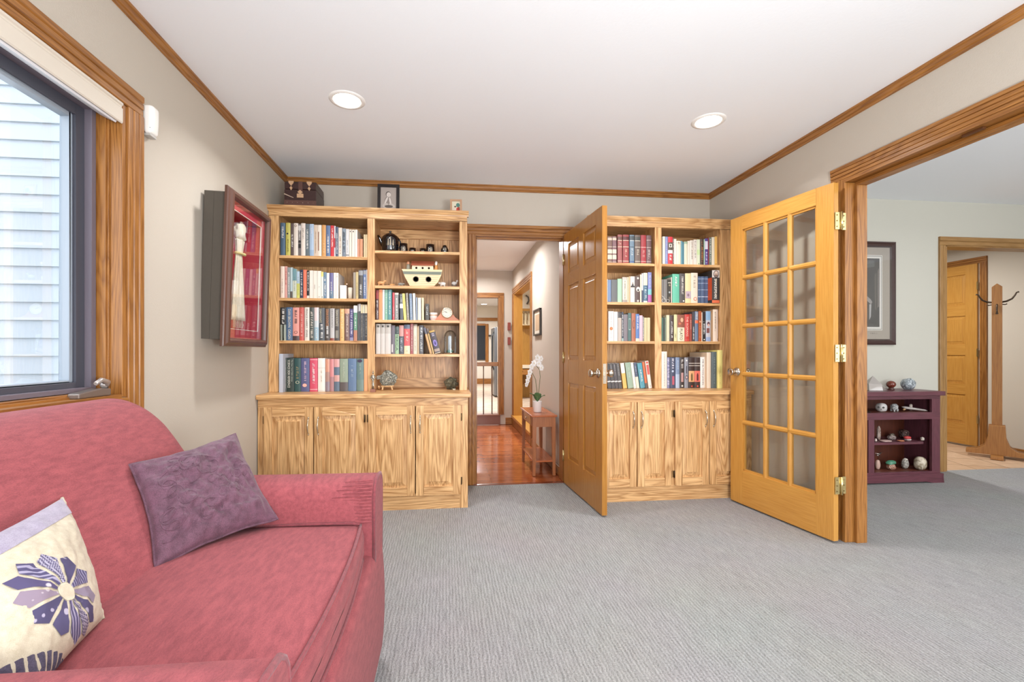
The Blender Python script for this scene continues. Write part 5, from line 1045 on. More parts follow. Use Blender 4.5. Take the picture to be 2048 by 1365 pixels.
CUPS = [(-.312, .070, .030, 'tall black cup nearest the teapot', 1), (-.250, .048, .026, 'low black cup second from the teapot', 1), (-.173, .046, .025, 'low black cup beside the largest far cup', 0), (-.117, .068, .033, 'wide black cup fourth from the teapot', 1), (-.010, .066, .022, 'narrow-necked black cup at the right end of shelf', 0)]
for i, (x, h, r, lab, _) in enumerate(CUPS):
    cyy = 3.47 if i in (1, 2) else 3.43; t = thing('teacup', lab, 'cup', (x, cyy, z0), (0, 0, 0), 'black cups beside the teapot')
    pr = [(.001, 0), (r*.9, 0), (r, .006), (r, h), (r-.003, h), (r-.003, .008), (.001, .008)] if i != 4 else [(.001, 0), (r, 0), (r*1.35, .014), (r*1.3, .035), (r*.8, .055), (r*.6, h), (r*.45, h), (.001, h-.01)]
    b = MB(); b.lathe(pr, GLZ, (x, cyy, z0), 24); b.build('cup_body', t)
    rr = (r if i != 4 else r*1.3)+.0004; b = MB()
    for a in (-1.9, -1.5, -1.2): b.add([(x+rr*math.cos(a+s*.12), cyy+rr*math.sin(a+s*.12), z0+h*.2+t_*h) for s, t_ in ((-1, 0), (1, .05), (.4, .4), (-.5, .5))], [(0,1,2,3)], GLD)
    b.build('painted_pattern', t)

# wooden ark and its animals
z0 = 1.5585; ak = thing('toy_ark', 'painted wooden toy ark with a red roof on the second shelf', 'toy ark', (-.175, 3.44, z0)); ya, yb = 3.385, 3.50
HULL = pbr('e3c9a0', .6); b = MB()
b.prism([(-.262, z0), (-.092, z0), (-.060, z0+.035), (-.034, z0+.088), (-.026, z0+.128), (-.324, z0+.128), (-.318, z0+.118), (-.300, z0+.070), (-.278, z0+.03)], 'y', ya, yb, HULL); b.build('hull', ak, bevel=.002)
b = MB(); b.prism([(-.317, z0+.112), (-.306, z0+.090), (-.038, z0+.090), (-.031, z0+.112)], 'y', ya-.0012, ya, pbr('6f7668')); b.build('painted_band', ak)
b = MB(); rnd = random.Random(2)
for k in range(6): zz = z0+.010+k*.0145; b.box(-.270-k*.006, -.085+k*.008, ya-.0008, ya, zz, zz+.0013, pbr('9c7c58'))
b.build('plank_lines', ak)
for x in (-.220, -.128):
    b = MB(); b.lathe([(.001, 0), (.021, 0)], pbr('e6d4b0'), (x, ya-.0016, z0+.055), 20, axis='y'); b.lathe([(.0165, .0004), (.0185, .0004)], pbr('3a2c26'), (x, ya-.0016, z0+.055), 20, axis='y', cap=False); b.lathe([(.001, .0008), (.0095, .0008)], pbr('2a1f1c'), (x, ya-.0016, z0+.055), 16, axis='y'); b.build('porthole', ak)
b = MB(); b.box(-.250, -.094, 3.41, 3.48, z0+.128, z0+.160, pbr('e6d2b0')); b.build('cabin', ak, bevel=.001)
b = MB()
for x in (-.218, -.172, -.126): b.lathe([(.001, 0), (.008, 0)], pbr('5c4c40'), (x, 3.4090, z0+.142), 14, axis='y')
b.build('cabin_windows', ak)
b = MB(); b.prism([(3.400, z0+.160), (3.445, z0+.200), (3.49, z0+.160)], 'x', -.256, -.088, pbr('a35c44')); b.build('roof', ak)
def person_peg(x, h, robe, head, lab, beard=None):
    t = thing('wooden_figure', lab, 'figurine', (x, 3.44, z0+.1285)); zb = z0+.1290
    b = MB(); b.lathe([(.001, 0), (.015, 0), (.014, .02), (.010, h*.62)], robe, (x, 3.43, zb), 16); b.build('robe', t)
    b = MB(); b.rock((x, 3.43, zb+h*.78), .0105, .0105, .013, head, 1, 0, 1, 2, True); b.build('head', t)
    if beard: b = MB(); b.rock((x, 3.422, zb+h*.68), .009, .006, .016, beard, 1, .1, 1, 2, True); b.build('beard', t)
person_peg(-.279, .066, pbr('8c8878'), pbr('dca07c'), 'grey-robed wooden figure at the left end of the ark')
person_peg(-.073, .074, pbr('c48a4c'), pbr('e8e0d8'), 'white-bearded wooden figure at the right end of the ark', pbr('eeeae4'))
def animal(x, y, L, H, m, lab, name='toy_animal', head=1, tone2=None, neck=.3):
    t = thing(name, lab, 'toy animal', (x, y, z0)); d = head
    b = MB(); b.rock((x, y, z0+H*.62), L*.36, L*.18, H*.26, m, 2, .12, 1.5, 3, True); b.rock((x+d*L*.40, y, z0+H*(.62+neck)), L*.16, L*.11, H*.16, m, 1, .1, 1.4, 2, True)
    b.tube([(x+d*L*.22, y, z0+H*.66), (x+d*L*.38, y, z0+H*(.6+neck))], L*.09, m, 8); b.build('body', t)
    for sx in (-1, 1):
        for sy in (-1, 1): b = MB(); b.lathe([(L*.05, 0), (L*.06, H*.5)], tone2 or m, (x+sx*L*.22, y+sy*L*.09, z0), 8); b.build('leg', t)
animal(-.475, 3.42, .070, .046, pbr('d8a06c', .5), 'orange-tan wooden camel standing at the left end of the ark shelf')
animal(-.400, 3.44, .040, .030, pbr('cf9860', .5), 'small tan wooden animal beside the camel', neck=.05)
animal(-.335, 3.44, .055, .040, pbr('8c8880', .5), 'grey speckled toy animal left of the ark hull', neck=.05)
animal(-.024, 3.43, .062, .050, pbr('e6e2dc', .6), 'white toy sheep right of the ark hull', head=-1, neck=.1)
animal(.062, 3.43, .055, .055, pbr('b8b4b0', .5), 'black and white toy zebra at the right end of the shelf', neck=.35, tone2=pbr('4c4848'))

# clock, candle bowl, glass dome
z0 = 1.3105; ck = thing('mantel_clock', 'wooden tambour mantel clock with round white dial', 'clock', (.01, 3.44, z0)); WD = pbr('b9704c', .4, 0, .2, 60)
pts = [(-.090, 0), (.096, 0), (.096, .012)]
pts += [(.096-(.05)*t, .012+.045*t**1.8) for t in (.2, .4, .6, .8, 1)]
pts += [(.008+.046*math.cos(a), .058+.044*math.sin(a)) for a in [math.pi*k/12 for k in range(1, 12)]]
pts += [(-.090+.05*t, .012+.045*t**1.8) for t in (1, .8, .6, .4, .2, 0)]
b = MB(); b.prism([(x, z0+z) for x, z in pts], 'y', 3.40, 3.45, WD); b.build('clock_case', ck, bevel=.0015)
b = MB(); b.lathe([(.001, .003), (.036, .003), (.037, .004)], pbr('d8d0c0', .5), (.008, 3.40, z0+.060), 36, axis='y', cap=False); b.build('dial', ck)
b = MB(); b.lathe([(.036, .001), (.041, .001), (.042, .006), (.037, .007)], pbr('d8c4a0', .25, .8), (.008, 3.40, z0+.060), 36, axis='y', cap=False); b.build('bezel', ck)
b = MB()
for k in range(12):
    a = k*math.pi/6; x, z = .008+.029*math.cos(a), z0+.060+.029*math.sin(a); dx, dz = math.cos(a)*.0035, math.sin(a)*.0035; px_, pz_ = -math.sin(a)*.0011, math.cos(a)*.0011
    b.add([(x-dx-px_, 3.3962, z-dz-pz_), (x+dx-px_, 3.3962, z+dz-pz_), (x+dx+px_, 3.3962, z+dz+pz_), (x-dx+px_, 3.3962, z-dz+pz_)], [(0,1,2,3)], pbr('3c3430'))
b.build('hour_marks', ck)
b = MB(); b.tube([(.008, 3.3955, z0+.060), (-.016, 3.3955, z0+.069)], .0009, pbr('2c2624'), 6); b.tube([(.008, 3.395, z0+.060), (-.004, 3.395, z0+.068)], .0013, pbr('2c2624'), 6); b.build('hands', ck)
bw = thing('bowl', 'small round white and pink glazed bowl left of the mantel clock', 'bowl', (-.094, 3.41, z0)); b = MB()
b.lathe([(.001, 0), (.020, 0), (.024, .004), (.030, .020), (.031, .046), (.033, .052), (.033, .058), (.030, .060), (.028, .054), (.026, .02), (.001, .01)], pbr('e6dcd4', .25), (-.094, 3.42, z0), 28); b.build('bowl_body', bw)
b = MB(); b.lathe([(.0316, .036), (.0318, .044)], pbr('c89c7c', .3), (-.094, 3.42, z0), 28, cap=False); b.lathe([(.0255, .006), (.0306, .022)], pbr('dcc0b8', .3), (-.094, 3.42, z0), 28, cap=False); b.build('glaze_band', bw)
z0 = 1.0635; x, y = .032, 3.46; gd = thing('glass_dome', 'clear glass cloche with a small glass tube and green moss inside', 'cloche', (x, y, z0)); G0 = glass((.93, .95, .95, 1), .14)
b = MB(); b.lathe([(.046, .008), (.046, .13)] + [(.046*math.cos(a), .13+.05*math.sin(a)) for a in [math.pi/16*k for k in range(1, 9)]], G0, (x, y, z0), 32, cap=False); b.build('dome', gd)
b = MB(); b.lathe([(.001, 0), (.056, 0), (.058, .004), (.054, .008), (.001, .008)], pbr('8c6848', .35), (x, y, z0), 32); b.build('base', gd)
b = MB(); b.lathe([(.011, .010), (.012, .120), (.011, .132), (.005, .138), (.001, .139)], pbr('cfd8e0', .1), (x-.004, y-.01, z0), 16); b.build('glass_tube', gd)
b = MB(); b.rock((x, y-.012, z0+.020), .022, .016, .013, pbr('6fa08c', .5), 3, .5, 3, 2); b.rock((x+.022, y-.008, z0+.016), .008, .008, .008, pbr('3a3430'), 2, .4, 2, 1); b.build('moss', gd)
# white candle box, cream card, small stem
z0 = 1.4605
t = thing('card_box', 'small upright white box with faint printing on the second shelf', 'box', (-.735, 3.39, z0)); b = MB(); b.box(-.758, -.714, 3.372, 3.40, z0, z0+.098, pbr('ece4dc', .6)); b.build('box_body', t, bevel=.001)
b = MB(); marks_into(b, pbr('9c948c'), (-.738, 3.3712, z0+.078), (1, 0, 0), (0, 0, 1), .022, .003, 5); marks_into(b, pbr('8c847c'), (-.738, 3.3712, z0+.066), (1, 0, 0), (0, 0, 1), .030, .003, 6); marks_into(b, pbr('9c948c'), (-.738, 3.3712, z0+.05), (1, 0, 0), (0, 0, 1), .010, .003, 7); b.build('printing', t)
t = thing('candle', 'squat cream pillar candle just right of the small white box', 'candle', (-.696, 3.41, z0)); b = MB(); b.lathe([(.001, 0), (.0165, 0), (.0165, .085), (.013, .088), (.001, .085)], pbr('d8ccb8', .5), (-.695, 3.415, z0), 24); b.build('wax', t)
b = MB(); b.lathe([(.001, .085), (.001, .094)], pbr('3c3430'), (-.695, 3.415, z0), 6); b.build('wick', t)
t = thing('perfume_bottle', 'little glass bottle with pinkish stopper behind the white box', 'bottle', (-.735, 3.43, z0)); b = MB(); b.lathe([(.001, 0), (.014, 0), (.014, .085), (.005, .098), (.005, .108)], glass((.95, .9, .86, 1), .15), (-.722, 3.43, z0), 16); b.build('bottle_body', t)
b = MB(); b.rock((-.722, 3.43, z0+.114), .006, .006, .007, pbr('e0c0a8', .3), 1, 0, 1, 2, True); b.build('stopper', t)
# statuette on the counter
zc = CT+.0006; x, y = -.507, 3.255; st = thing('statuette', 'small pewter robed figurine on wooden block, front of divider', 'figurine', (x, y, zc)); PW = pbr('a8a090', .3, .8)
MB().box(x-.018, x+.018, y-.016, y+.016, zc, zc+.022, pbr('8c5c48', .45)).build('block', st, bevel=.001)
b = MB(); b.lathe([(.010, .022), (.008, .05), (.007, .075), (.011, .092), (.014, .108), (.010, .118), (.004, .122), (.004, .126)], PW, (x, y, zc), 16, sy=.7); b.rock((x, y, zc+.135), .0065, .0065, .009, PW, 1, 0, 1, 2, True)
b.lathe([(.003, .142), (.0015, .150), (.001, .156)], PW, (x, y, zc), 8)
for s in (-1, 1): b.tube([(x+s*.012, y, zc+.112), (x+s*.016, y-.006, zc+.098), (x+s*.004, y-.012, zc+.092)], .0032, PW, 8)
for s in (-1, 1): b.tube([(x+s*.004, y, zc+.06), (x+s*.005, y-.001, zc+.024)], .0045, PW, 8)
b.build('figure', st); b = MB(); b.tube([(x, y-.012, zc+.092), (x, y-.011, zc+.030)], .0014, PW, 6); b.build('sword', st)
# rough stones
def roughmat(a, c_, sc):
    m, nt, bs = nodes('mineral'); L = nt.links.new; tc = N(nt, 'ShaderNodeTexCoord'); v = N(nt, 'ShaderNodeTexNoise'); v.inputs['Scale'].default_value = sc; v.inputs['Detail'].default_value = 6; v.inputs['Distortion'].default_value = 2.5; L(tc.outputs['Object'], v.inputs['Vector'])
    mr = N(nt, 'ShaderNodeMapRange'); mr.inputs[1].default_value = .42; mr.inputs[2].default_value = .58; L(v.outputs['Fac'], mr.inputs[0])
    mx = N(nt, 'ShaderNodeMix'); mx.data_type = 'RGBA'; mx.inputs[6].default_value = lin(a); mx.inputs[7].default_value = lin(c_); L(mr.outputs[0], mx.inputs[0]); L(mx.outputs[2], bs.inputs['Base Color']); bs.inputs['Roughness'].default_value = .3
    bp = N(nt, 'ShaderNodeBump'); bp.inputs['Strength'].default_value = 1; bp.inputs['Distance'].default_value = .003; L(mr.outputs[0], bp.inputs['Height']); L(bp.outputs[0], bs.inputs['Normal']); return m
t = thing('mineral_specimen', 'grey-white veined crystal slab resting on a small wooden stand', 'mineral', (-.43, 3.41, zc)); b = MB(); b.rock((-.425, 3.415, zc+.084), .060, .016, .054, roughmat('3c3c34', 'c4c2b2', 90), 7, .35, 2.2, 4); b.rock((-.482, 3.41, zc+.094), .026, .012, .016, roughmat('4c4c44', 'cccabc', 90), 3, .4, 2, 3); b.build('crystal_slab', t)
t2 = thing('display_stand', 'little pale wooden easel holding the crystal slab', 'display stand', (-.43, 3.40, zc)); LW = pbr('d8b080', .5); b = MB(); b.tube([(-.472, 3.39, zc+.030), (-.382, 3.39, zc+.032)], .004, LW, 10); b.build('bar', t2)
for (a, c_) in ((-.458, -.460), (-.398, -.388)):
    b = MB(); b.tube([(a, 3.392, zc+.030), (c_, 3.375, zc+.004)], .0055, LW, 10); b.build('leg', t2)
b = MB(); b.tube([(-.490, 3.415, zc+.028), (-.492, 3.44, zc+.005)], .0055, LW, 8); b.build('back_leg', t2)
t = thing('mineral_specimen', 'dark greenish-black glittering rock at the right end of the countertop', 'mineral', (.045, 3.41, zc)); b = MB(); b.rock((.036, 3.42, zc+.046), .050, .035, .045, roughmat('1e201a', '8c8468', 110), 11, .4, 2, 4); b.build('dark_rock', t)
b = MB(); b.lathe([(.012, 0), (.012, .008)], pbr('d8ccb0', .5), (.06, 3.385, zc), 12); b.build('foot', t)
# wire ornament in the right bookcase, beside grey books
z0 = 1.4596; q = on(1326, 600, y=3.352); x0 = q[0]
t = thing('eyeglasses', 'thin white wire spectacles lying in front of the grey books', 'eyeglasses', (x0, 3.352, z0)); WR = pbr('ece8e0', .25, .3)
b = MB(); b.tube([(x0+.006+.016*math.cos(a), 3.352, z0+.0155+.014*math.sin(a)) for a in [k*math.pi/10 for k in range(20)]], .0014, WR, 6, closed=True); b.tube([(x0+.043+.012*math.cos(a), 3.360, z0+.0145+.012*math.sin(a)) for a in [k*math.pi/10 for k in range(20)]], .0014, WR, 6, closed=True); b.tube([(x0+.022, 3.353, z0+.018), (x0+.031, 3.358, z0+.018)], .0013, WR, 6); b.build('lens_rims', t)
b = MB(); b.tube([(x0+.022, 3.353, z0+.02), (x0+.014, 3.356, z0+.036), (x0-.006, 3.36, z0+.055)], .0014, WR, 6); b.build('temple_arm', t)

# ================================================================ HALL
HW = (.748, .950, 3.886, 4.455); TT = oak('y', 'b8683c', '9a5030', .25, .3); TL = oak('z', 'a9683c', '7d4524', .35, .3)
t = thing('console_table', 'narrow reddish console table with lower shelf against the hall wall', 'table', (.85, 4.17, 0))
b = MB(); b.box(HW[0]-.012, HW[1]+.012, HW[2]-.012, HW[3]+.012, .512, .528, TT); b.build('tabletop', t, bevel=.003)
b = MB(); b.box(HW[0]+.004, HW[0]+.020, HW[2]+.03, HW[3]-.03, .425, .512, TL); b.box(HW[1]-.020, HW[1]-.004, HW[2]+.03, HW[3]-.03, .425, .512, TL); b.box(HW[0]+.03, HW[1]-.03, HW[2]+.004, HW[2]+.020, .425, .512, TL); b.box(HW[0]+.03, HW[1]-.03, HW[3]-.020, HW[3]-.004, .425, .512, TL); b.build('apron', t)
b = MB(); b.box(HW[0]-.002, HW[0]+.004, HW[2]+.12, HW[3]-.14, .432, .506, oak('y', 'd8a468', 'b88048', .35, .3)); dr = b.build('drawer', t, bevel=.002)
b = MB(); b.rock((HW[0]-.009, (HW[2]+HW[3])/2, .468), .009, .009, .009, NICKEL, 1, 0, 1, 2, True); b.build('knob', dr)
b = MB(); b.box(HW[0]+.004, HW[1]-.004, HW[2]+.006, HW[3]-.006, .118, .132, TT); b.build('shelf', t, bevel=.002)
for (x, sx) in ((HW[0], 1), (HW[1], -1)):
    for (y, sy) in ((HW[2], 1), (HW[3], -1)):
        b = MB(); w0, w1_ = .034, .024; vs = []
        for (z, w_) in ((0, w1_), (.35, w0-.002), (.512, w0)): vs += [(x, y, z), (x+sx*w_, y, z), (x+sx*w_, y+sy*w_, z), (x, y+sy*w_, z)]
        b.add(vs, [(k*4+i, k*4+(i+1) % 4, k*4+4+(i+1) % 4, k*4+4+i) for k in range(2) for i in range(4)] + [(0,1,2,3), (8,9,10,11)], TL); b.build('leg', t, bevel=.001)
z0 = .5288; ox, oy = .832, 4.10
t = thing('potted_orchid', 'white artificial orchid in a white pot on the console table', 'orchid', (ox, oy, z0))
b = MB(); b.lathe([(.001, 0), (.034, 0), (.038, .004), (.041, .096), (.042, .10), (.038, .10), (.037, .088), (.001, .086)], pbr('ece6e2', .35), (ox, oy, z0), 28); b.build('pot', t)
LF = pbr('5f7f52', .4, 0, .1, 60)
for k, (a, L_, up) in enumerate(((2.9, .07, .075), (3.7, .055, .07), (-1.9, .045, .085), (-1.1, .05, .07), (-.2, .07, .06), (.9, .06, .07), (1.9, .05, .06))):
    b = MB(); dx, dy = math.cos(a), math.sin(a)
    def leaf(u, v):
        w_ = .026*math.sin(math.pi*min(1, max(.02, v))**.8); s_ = (u-.5)*2; r_ = L_*v
        return (ox+dx*r_-dy*s_*w_, oy+dy*r_+dx*s_*w_, z0+.088+up*math.sin(v*1.7)+.008*abs(s_))
    b.grid(leaf, 4, 8, LF); b.build('leaf', t)
ST = pbr('5c6a3c', .5)
stems = [[(ox+.004, oy, z0+.09), (ox+.014, oy, z0+.20), (ox+.026, oy, z0+.32), (ox+.020, oy, z0+.385), (ox-.010, oy-.01, z0+.42)],
         [(ox, oy, z0+.09), (ox-.006, oy-.005, z0+.20), (ox-.020, oy-.01, z0+.30), (ox-.05, oy-.02, z0+.355), (ox-.085, oy-.03, z0+.32), (ox-.105, oy-.035, z0+.26)]]
for st_ in stems: b = MB(); b.tube(st_, .0026, ST, 8); b.build('stem', t)
PET = pbr('f4f1ee', .55)
def bloom(c, s, seed):
    b = MB(); rnd = random.Random(seed)
    for k in range(5):
        a = k*2*math.pi/5 + rnd.random()*.3; wd = (.55 if k % 2 else .38)
        def pet(u, v):
            r_ = s*v; w_ = s*wd*math.sin(math.pi*min(1, max(.03, v))**.9)*(u-.5)*2
            x = math.cos(a)*r_-math.sin(a)*w_; z = math.sin(a)*r_+math.cos(a)*w_
            return (c[0]+x*.85, c[1]-.012*math.sin(v*3)+x*.35+.006*(u-.5)**2, c[2]+z)
        b.grid(pet, 4, 5, PET)
    b.rock((c[0], c[1]-.012, c[2]), s*.16, s*.16, s*.2, pbr('e8dcc0', .5), 2, .2, 2, 2, True); b.build('blossom', t)
for i, (px, py, s) in enumerate(((1075, 716, .034), (1082, 718, .03), (1078, 728, .034), (1083, 736, .032), (1068, 727, .036), (1063, 734, .034), (1060, 745, .034), (1057, 754, .032), (1055, 763, .03), (1053, 770, .024))):
    q = on(px, py, y=4.02+.004*i); bloom(q, s, i)
# hall picture
t = thing('picture_frame', 'small dark-framed parchment picture on the right hall wall', 'picture', (HX, 4.80, 1.39)); F2 = pbr('3d342c', .4)
ya, yb, za, zb2 = 4.63, 4.985, 1.255, 1.535; b = MB()
for (a, c_, d, e) in ((ya, ya+.018, za, zb2), (yb-.018, yb, za, zb2), (ya, yb, za, za+.018), (ya, yb, zb2-.018, zb2)): b.box(HX-.022, HX-.001, a, c_, d, e, F2)
b.build('frame', t, bevel=.002)
b = MB(); b.box(HX-.010, HX-.004, ya+.01, yb-.01, za+.01, zb2-.01, pbr('ded4c4', .6)); b.build('mat_board', t)
b = MB(); b.box(HX-.0115, HX-.010, ya+.07, yb-.07, za+.055, zb2-.055, pbr('c4a888', .6)); b.build('print', t)
for i, (py0, py1, lab) in enumerate(((645.5, 661, 'upper of two small reddish wood blocks on the hall end wall'), (675, 690, 'lower of two small reddish wood blocks on the hall end wall'))):
    q0, q1 = on(1017, py0, y=6.70), on(1017, py1, y=6.70); t = MB().box(q0[0]-.012, q0[0]+.030, 6.685, 6.719, q1[2], q0[2], pbr('8c3a2a', .4)).build('wood_block', bevel=.004); tag(t, lab, 'wall plaque', 'small wood blocks at the hall end')

# kitchen beyond the hall
kx = on(968, 609, z=2.415); t = thing('recessed_light', 'distant recessed ceiling light in the kitchen beyond the hall', 'ceiling light', (kx[0], kx[1], 2.42))
b = MB(); b.lathe([(.08, 2.419), (.10, 2.414), (.11, 2.419)], WHITE, (kx[0], kx[1], 0), 24, cap=False); b.build('trim_ring', t); b = MB(); b.lathe([(.001, 2.415), (.08, 2.416)], LENS, (kx[0], kx[1], 0), 24); b.build('lens', t)
t = thing('chalkboard', 'tall dark chalkboard in an oak frame on the far kitchen wall', 'chalkboard', (0, 13.15, 1.2)); q0, q1 = on(940, 648, y=13.15), on(977, 724, y=13.15)
b = MB(); b.box(q0[0]-.3, q1[0]-.09, 13.165, 13.18, q1[2]+.05, q0[2]-.05, pbr('262a30', .25)); b.build('board', t)
b = MB(); b.box(q1[0]-.09, q1[0], 13.15, 13.19, q1[2]-.05, q0[2], T_('z')); b.box(q0[0]-.3, q1[0]-.09, 13.15, 13.19, q0[2]-.05, q0[2]+.01, T_('x')); b.build('frame', t, bevel=.004)
t = thing('fridge', 'white refrigerator with stainless door edge beyond the hall opening', 'fridge', (1.2, 9.3, .144)); q = on(988.5, 700, y=9.3)
b = MB(); b.box(q[0]+.06, q[0]+.66, 9.30, 10.0, .16, 1.60, pbr('dcdad6', .35)); b.build('fridge_body', t, bevel=.01)
b = MB(); b.rbox(q[0], q[0]+.058, 9.30, 9.98, .17, 1.59, .02, pbr('8c9096', .3, .7), n=3); b.build('fridge_door', t)
b = MB(); b.tube([(q[0]-.0, 9.36, .7), (q[0]-.03, 9.36, .8), (q[0]-.03, 9.36, 1.4), (q[0]-.0, 9.36, 1.5)], .012, pbr('44464a', .3, .6), 8); b.build('fridge_handle', t)
t = thing('key_rack', 'small dark key rack with hanging keys on the white kitchen wall', 'key rack', (1.1, 13.18, 1.2)); q0 = on(979, 671, y=13.18)
b = MB(); b.box(q0[0]-.03, q0[0]+.24, 13.165, 13.199, q0[2]-.03, q0[2]+.01, pbr('3c3a3a', .5)); b.build('rack_bar', t)
for k in range(4): b = MB(); x = q0[0]+.01+k*.055; b.tube([(x, 13.16, q0[2]-.03), (x+.005, 13.155, q0[2]-.10-.03*(k % 2))], .006, pbr('5c5a5c', .4, .5), 6); b.build('key', t)
# kitchen cabinetry seen through the hall side opening
t = thing('kitchen_hutch', 'cream-doored wooden kitchen cabinetry seen through the hall side doorway', 'cabinet', (1.9, 8.95, .144)); KB = oak('z', 'b8863c', '8c6024', .4, .3); yk = 8.9
def zk(py): return on(1050, py, y=yk)[2]
xk0 = on(1036, 700, y=yk)[0]; xk1 = on(1075, 700, y=yk)[0]
b = MB(); b.box(xk0, xk1, yk+.30, yk+.34, .146, 2.35, KB); b.box(xk0, xk0+.02, yk+.02, yk+.3, .146, zk(738), KB); b.box(xk1-.02, xk1, yk+.02, yk+.3, .146, zk(738), KB); b.box(xk0, xk1, yk+.02, yk+.3, zk(738)-.02, zk(738), KB); b.build('cabinet_body', t)
b = MB(); b.box(xk0, xk1, yk-.04, yk+.32, zk(737), zk(731), pbr('ece0c8', .3)); b.build('counter', t)
b = MB(); b.box(xk0+.01, xk1-.01, yk, yk+.02, zk(750), zk(739), oak('x', 'd89c58', 'b0783c', .4)); d_ = b.build('drawer', t, bevel=.003)
b = MB(); b.rock((on(1044, 744, y=yk)[0], yk-.012, zk(744)), .02, .014, .014, pbr('7a5030', .4), 1, 0, 1, 2, True); b.build('knob', d_)
b = MB(); b.box(xk0, xk1, yk+.08, yk+.30, zk(650), zk(618), pbr('e8d8b4', .5)); b.build('upper_cabinet', t)
b = MB(); b.box(xk0, xk1, yk+.05, yk+.30, zk(622), zk(617), KB); b.build('crown_moulding', t)
for px in (1044, 1051, 1058):
    q = on(px, 634, y=yk+.07); b = MB(); b.tube([(q[0]-.045, yk+.07, zk(648)), (q[0]-.045, yk+.07, zk(630)), (q[0]-.025, yk+.07, zk(625)), (q[0]+.01, yk+.07, zk(624)), (q[0]+.03, yk+.07, zk(629)), (q[0]+.035, yk+.07, zk(640))], .008, pbr('8a6c44', .5), 6); b.build('arched_door', t)
b = MB(); b.box(xk0, xk1, yk+.2, yk+.30, zk(616), 2.41, pbr('eadfcb', .6)); b.build('soffit', t)
t = thing('wall_ornament', 'dark curved ornament above the kitchen cabinetry', 'ornament', (1.5, yk+.19, 2.0)); q = on(1053.5, 600, y=yk+.19)
b = MB(); b.tube([(q[0]-.02, yk+.185, q[2]+.09), (q[0]+.03, yk+.18, q[2]+.05), (q[0]+.04, yk+.18, q[2]-.02), (q[0], yk+.185, q[2]-.09)], .016, pbr('5a544c', .5), 8); b.build('ornament_body', t)

# ================================================================ NEXT ROOM
CH = oak('x', '6a3a44', '44212b', .35, .5); CHV = oak('z', '6a3a44', '44212b', .35, .5); CHI = oak('z', '6a3420', '3c1a12', .5, .4); yq = 3.343
def cx_(px): return on(px, 850, y=yq)[0]
def cz_2(py): return on(1800, py, y=yq)[2]
xr = 4.062; xl = 3.18; yb_ = 3.632
t = thing('display_cabinet', 'dark cherry low display cabinet of minerals in the next room', 'cabinet', ((xl+xr)/2, 3.49, 0))
ztop = cz_2(783.5); b = MB(); b.box(xl-.02, xr+.024, yq-.024, yb_+.004, ztop-.036, ztop, CH); b.build('top', t, bevel=.003)
b = MB(); b.box(xr-.018, xr, yq+.02, yb_, 0.02, ztop-.036, CHV); b.build('side_panel', t); b = MB(); b.box(xl, xl+.018, yq+.02, yb_, 0.02, ztop-.036, CHV); b.build('side_panel', t)
b = MB(); b.box(xl, xr, yb_-.008, yb_, .03, ztop-.036, CHI); b.build('back_panel', t)
sx0, sx1 = cx_(1864), xr; m0, m1 = cx_(1737), cx_(1748.8)
zt0 = cz_2(799.4); zr0, zr1 = cz_2(839.8), cz_2(826); zb0 = cz_2(944.8)
b = MB(); b.box(sx0, sx1, yq, yq+.02, .02, ztop-.036, CHV); b.box(xl, xl+.06, yq, yq+.02, .02, ztop-.036, CHV); b.box(m0, m1, yq, yq+.02, .06, zr0, CHV)
b.box(xl, sx1, yq-.001, yq+.02, zt0, ztop-.036, CH); b.box(xl, sx1, yq-.001, yq+.02, zr0, zr1, CH); b.box(xl, sx1, yq-.001, yq+.02, .06, zb0, CH); b.build('face_frame', t, bevel=.001)
pl = [(xl-.01, 0), (xl+.06, 0), (xl+.10, .012), (xr-.14, .012), (xr-.08, 0), (xr+.020, 0), (xr+.020, cz_2(949.5)), (xl-.01, cz_2(949.5))]
b = MB(); b.prism(pl, 'y', yq-.012, yq+.01, CH); b.box(xr, xr+.020, yq-.012, yb_, 0, cz_2(949.5), CHV); b.build('plinth', t, bevel=.002)
b = MB(); b.box(xl+.018, xr-.018, yq+.02, yb_-.008, zr1-.018, zr1, CHI); b.build('shelf', t); b = MB(); b.box(xl+.018, xr-.018, yq+.02, yb_-.008, zb0-.012, zb0, CHI); b.build('shelf', t)
zs2 = cz_2(886); b = MB(); b.box(m1-.012, cx_(1852), yq+.02, yb_-.03, zs2-.020, zs2, CH); b.build('shelf', t, bevel=.001)
b = MB(); b.box(m0+.005, m1-.005, yq+.02, yb_-.008, .06, zr0, CHV); b.build('divider', t)
b = MB()
for z in [zb0+.03+k*.025 for k in range(11)]: b.lathe([(.0025, -.001), (.0025, .0012)], pbr('a88c84', .3, .6), (xr-.0185, yq+.06, z), 8, axis='x')
b.build('shelf_pin_holes', t)
def mineral(name, lab, cat, px0, px1, py0, zbase, y, m, seed=1, amp=.25, sub=3, smooth=True, sy=.7, freq=1.6):
    x0, x1 = on(px0, 850, y=y)[0], on(px1, 850, y=y)[0]; zt = on((px0+px1)/2, py0, y=y)[2]; h = max(.01, zt-zbase)
    t = thing(name, lab, cat, ((x0+x1)/2, y, zbase)); b = MB(); b.rock(((x0+x1)/2, y, zbase+h*.54), (x1-x0)*.37/(1+amp*.3), (x1-x0)*.40*sy, h*.56, m, seed, amp*.8, freq, sub, smooth, boxy=.8)
    zmin = min(v[2] for v in b.v); b.v = [(v[0], v[1], max(v[2], zbase+.0004) if v[2] < zbase+.004 else v[2]) for v in b.v]
    b.build('stone', t); return t, ((x0+x1)/2, y, zbase+h/2), (x1-x0)*.37, h/2
QZ = pbr('b8b2ac', .12, 0, 0, 200, .6); CLR = roughmat('8c8c8c', 'd4d4d2', 40)
zt_ = ztop+.0006
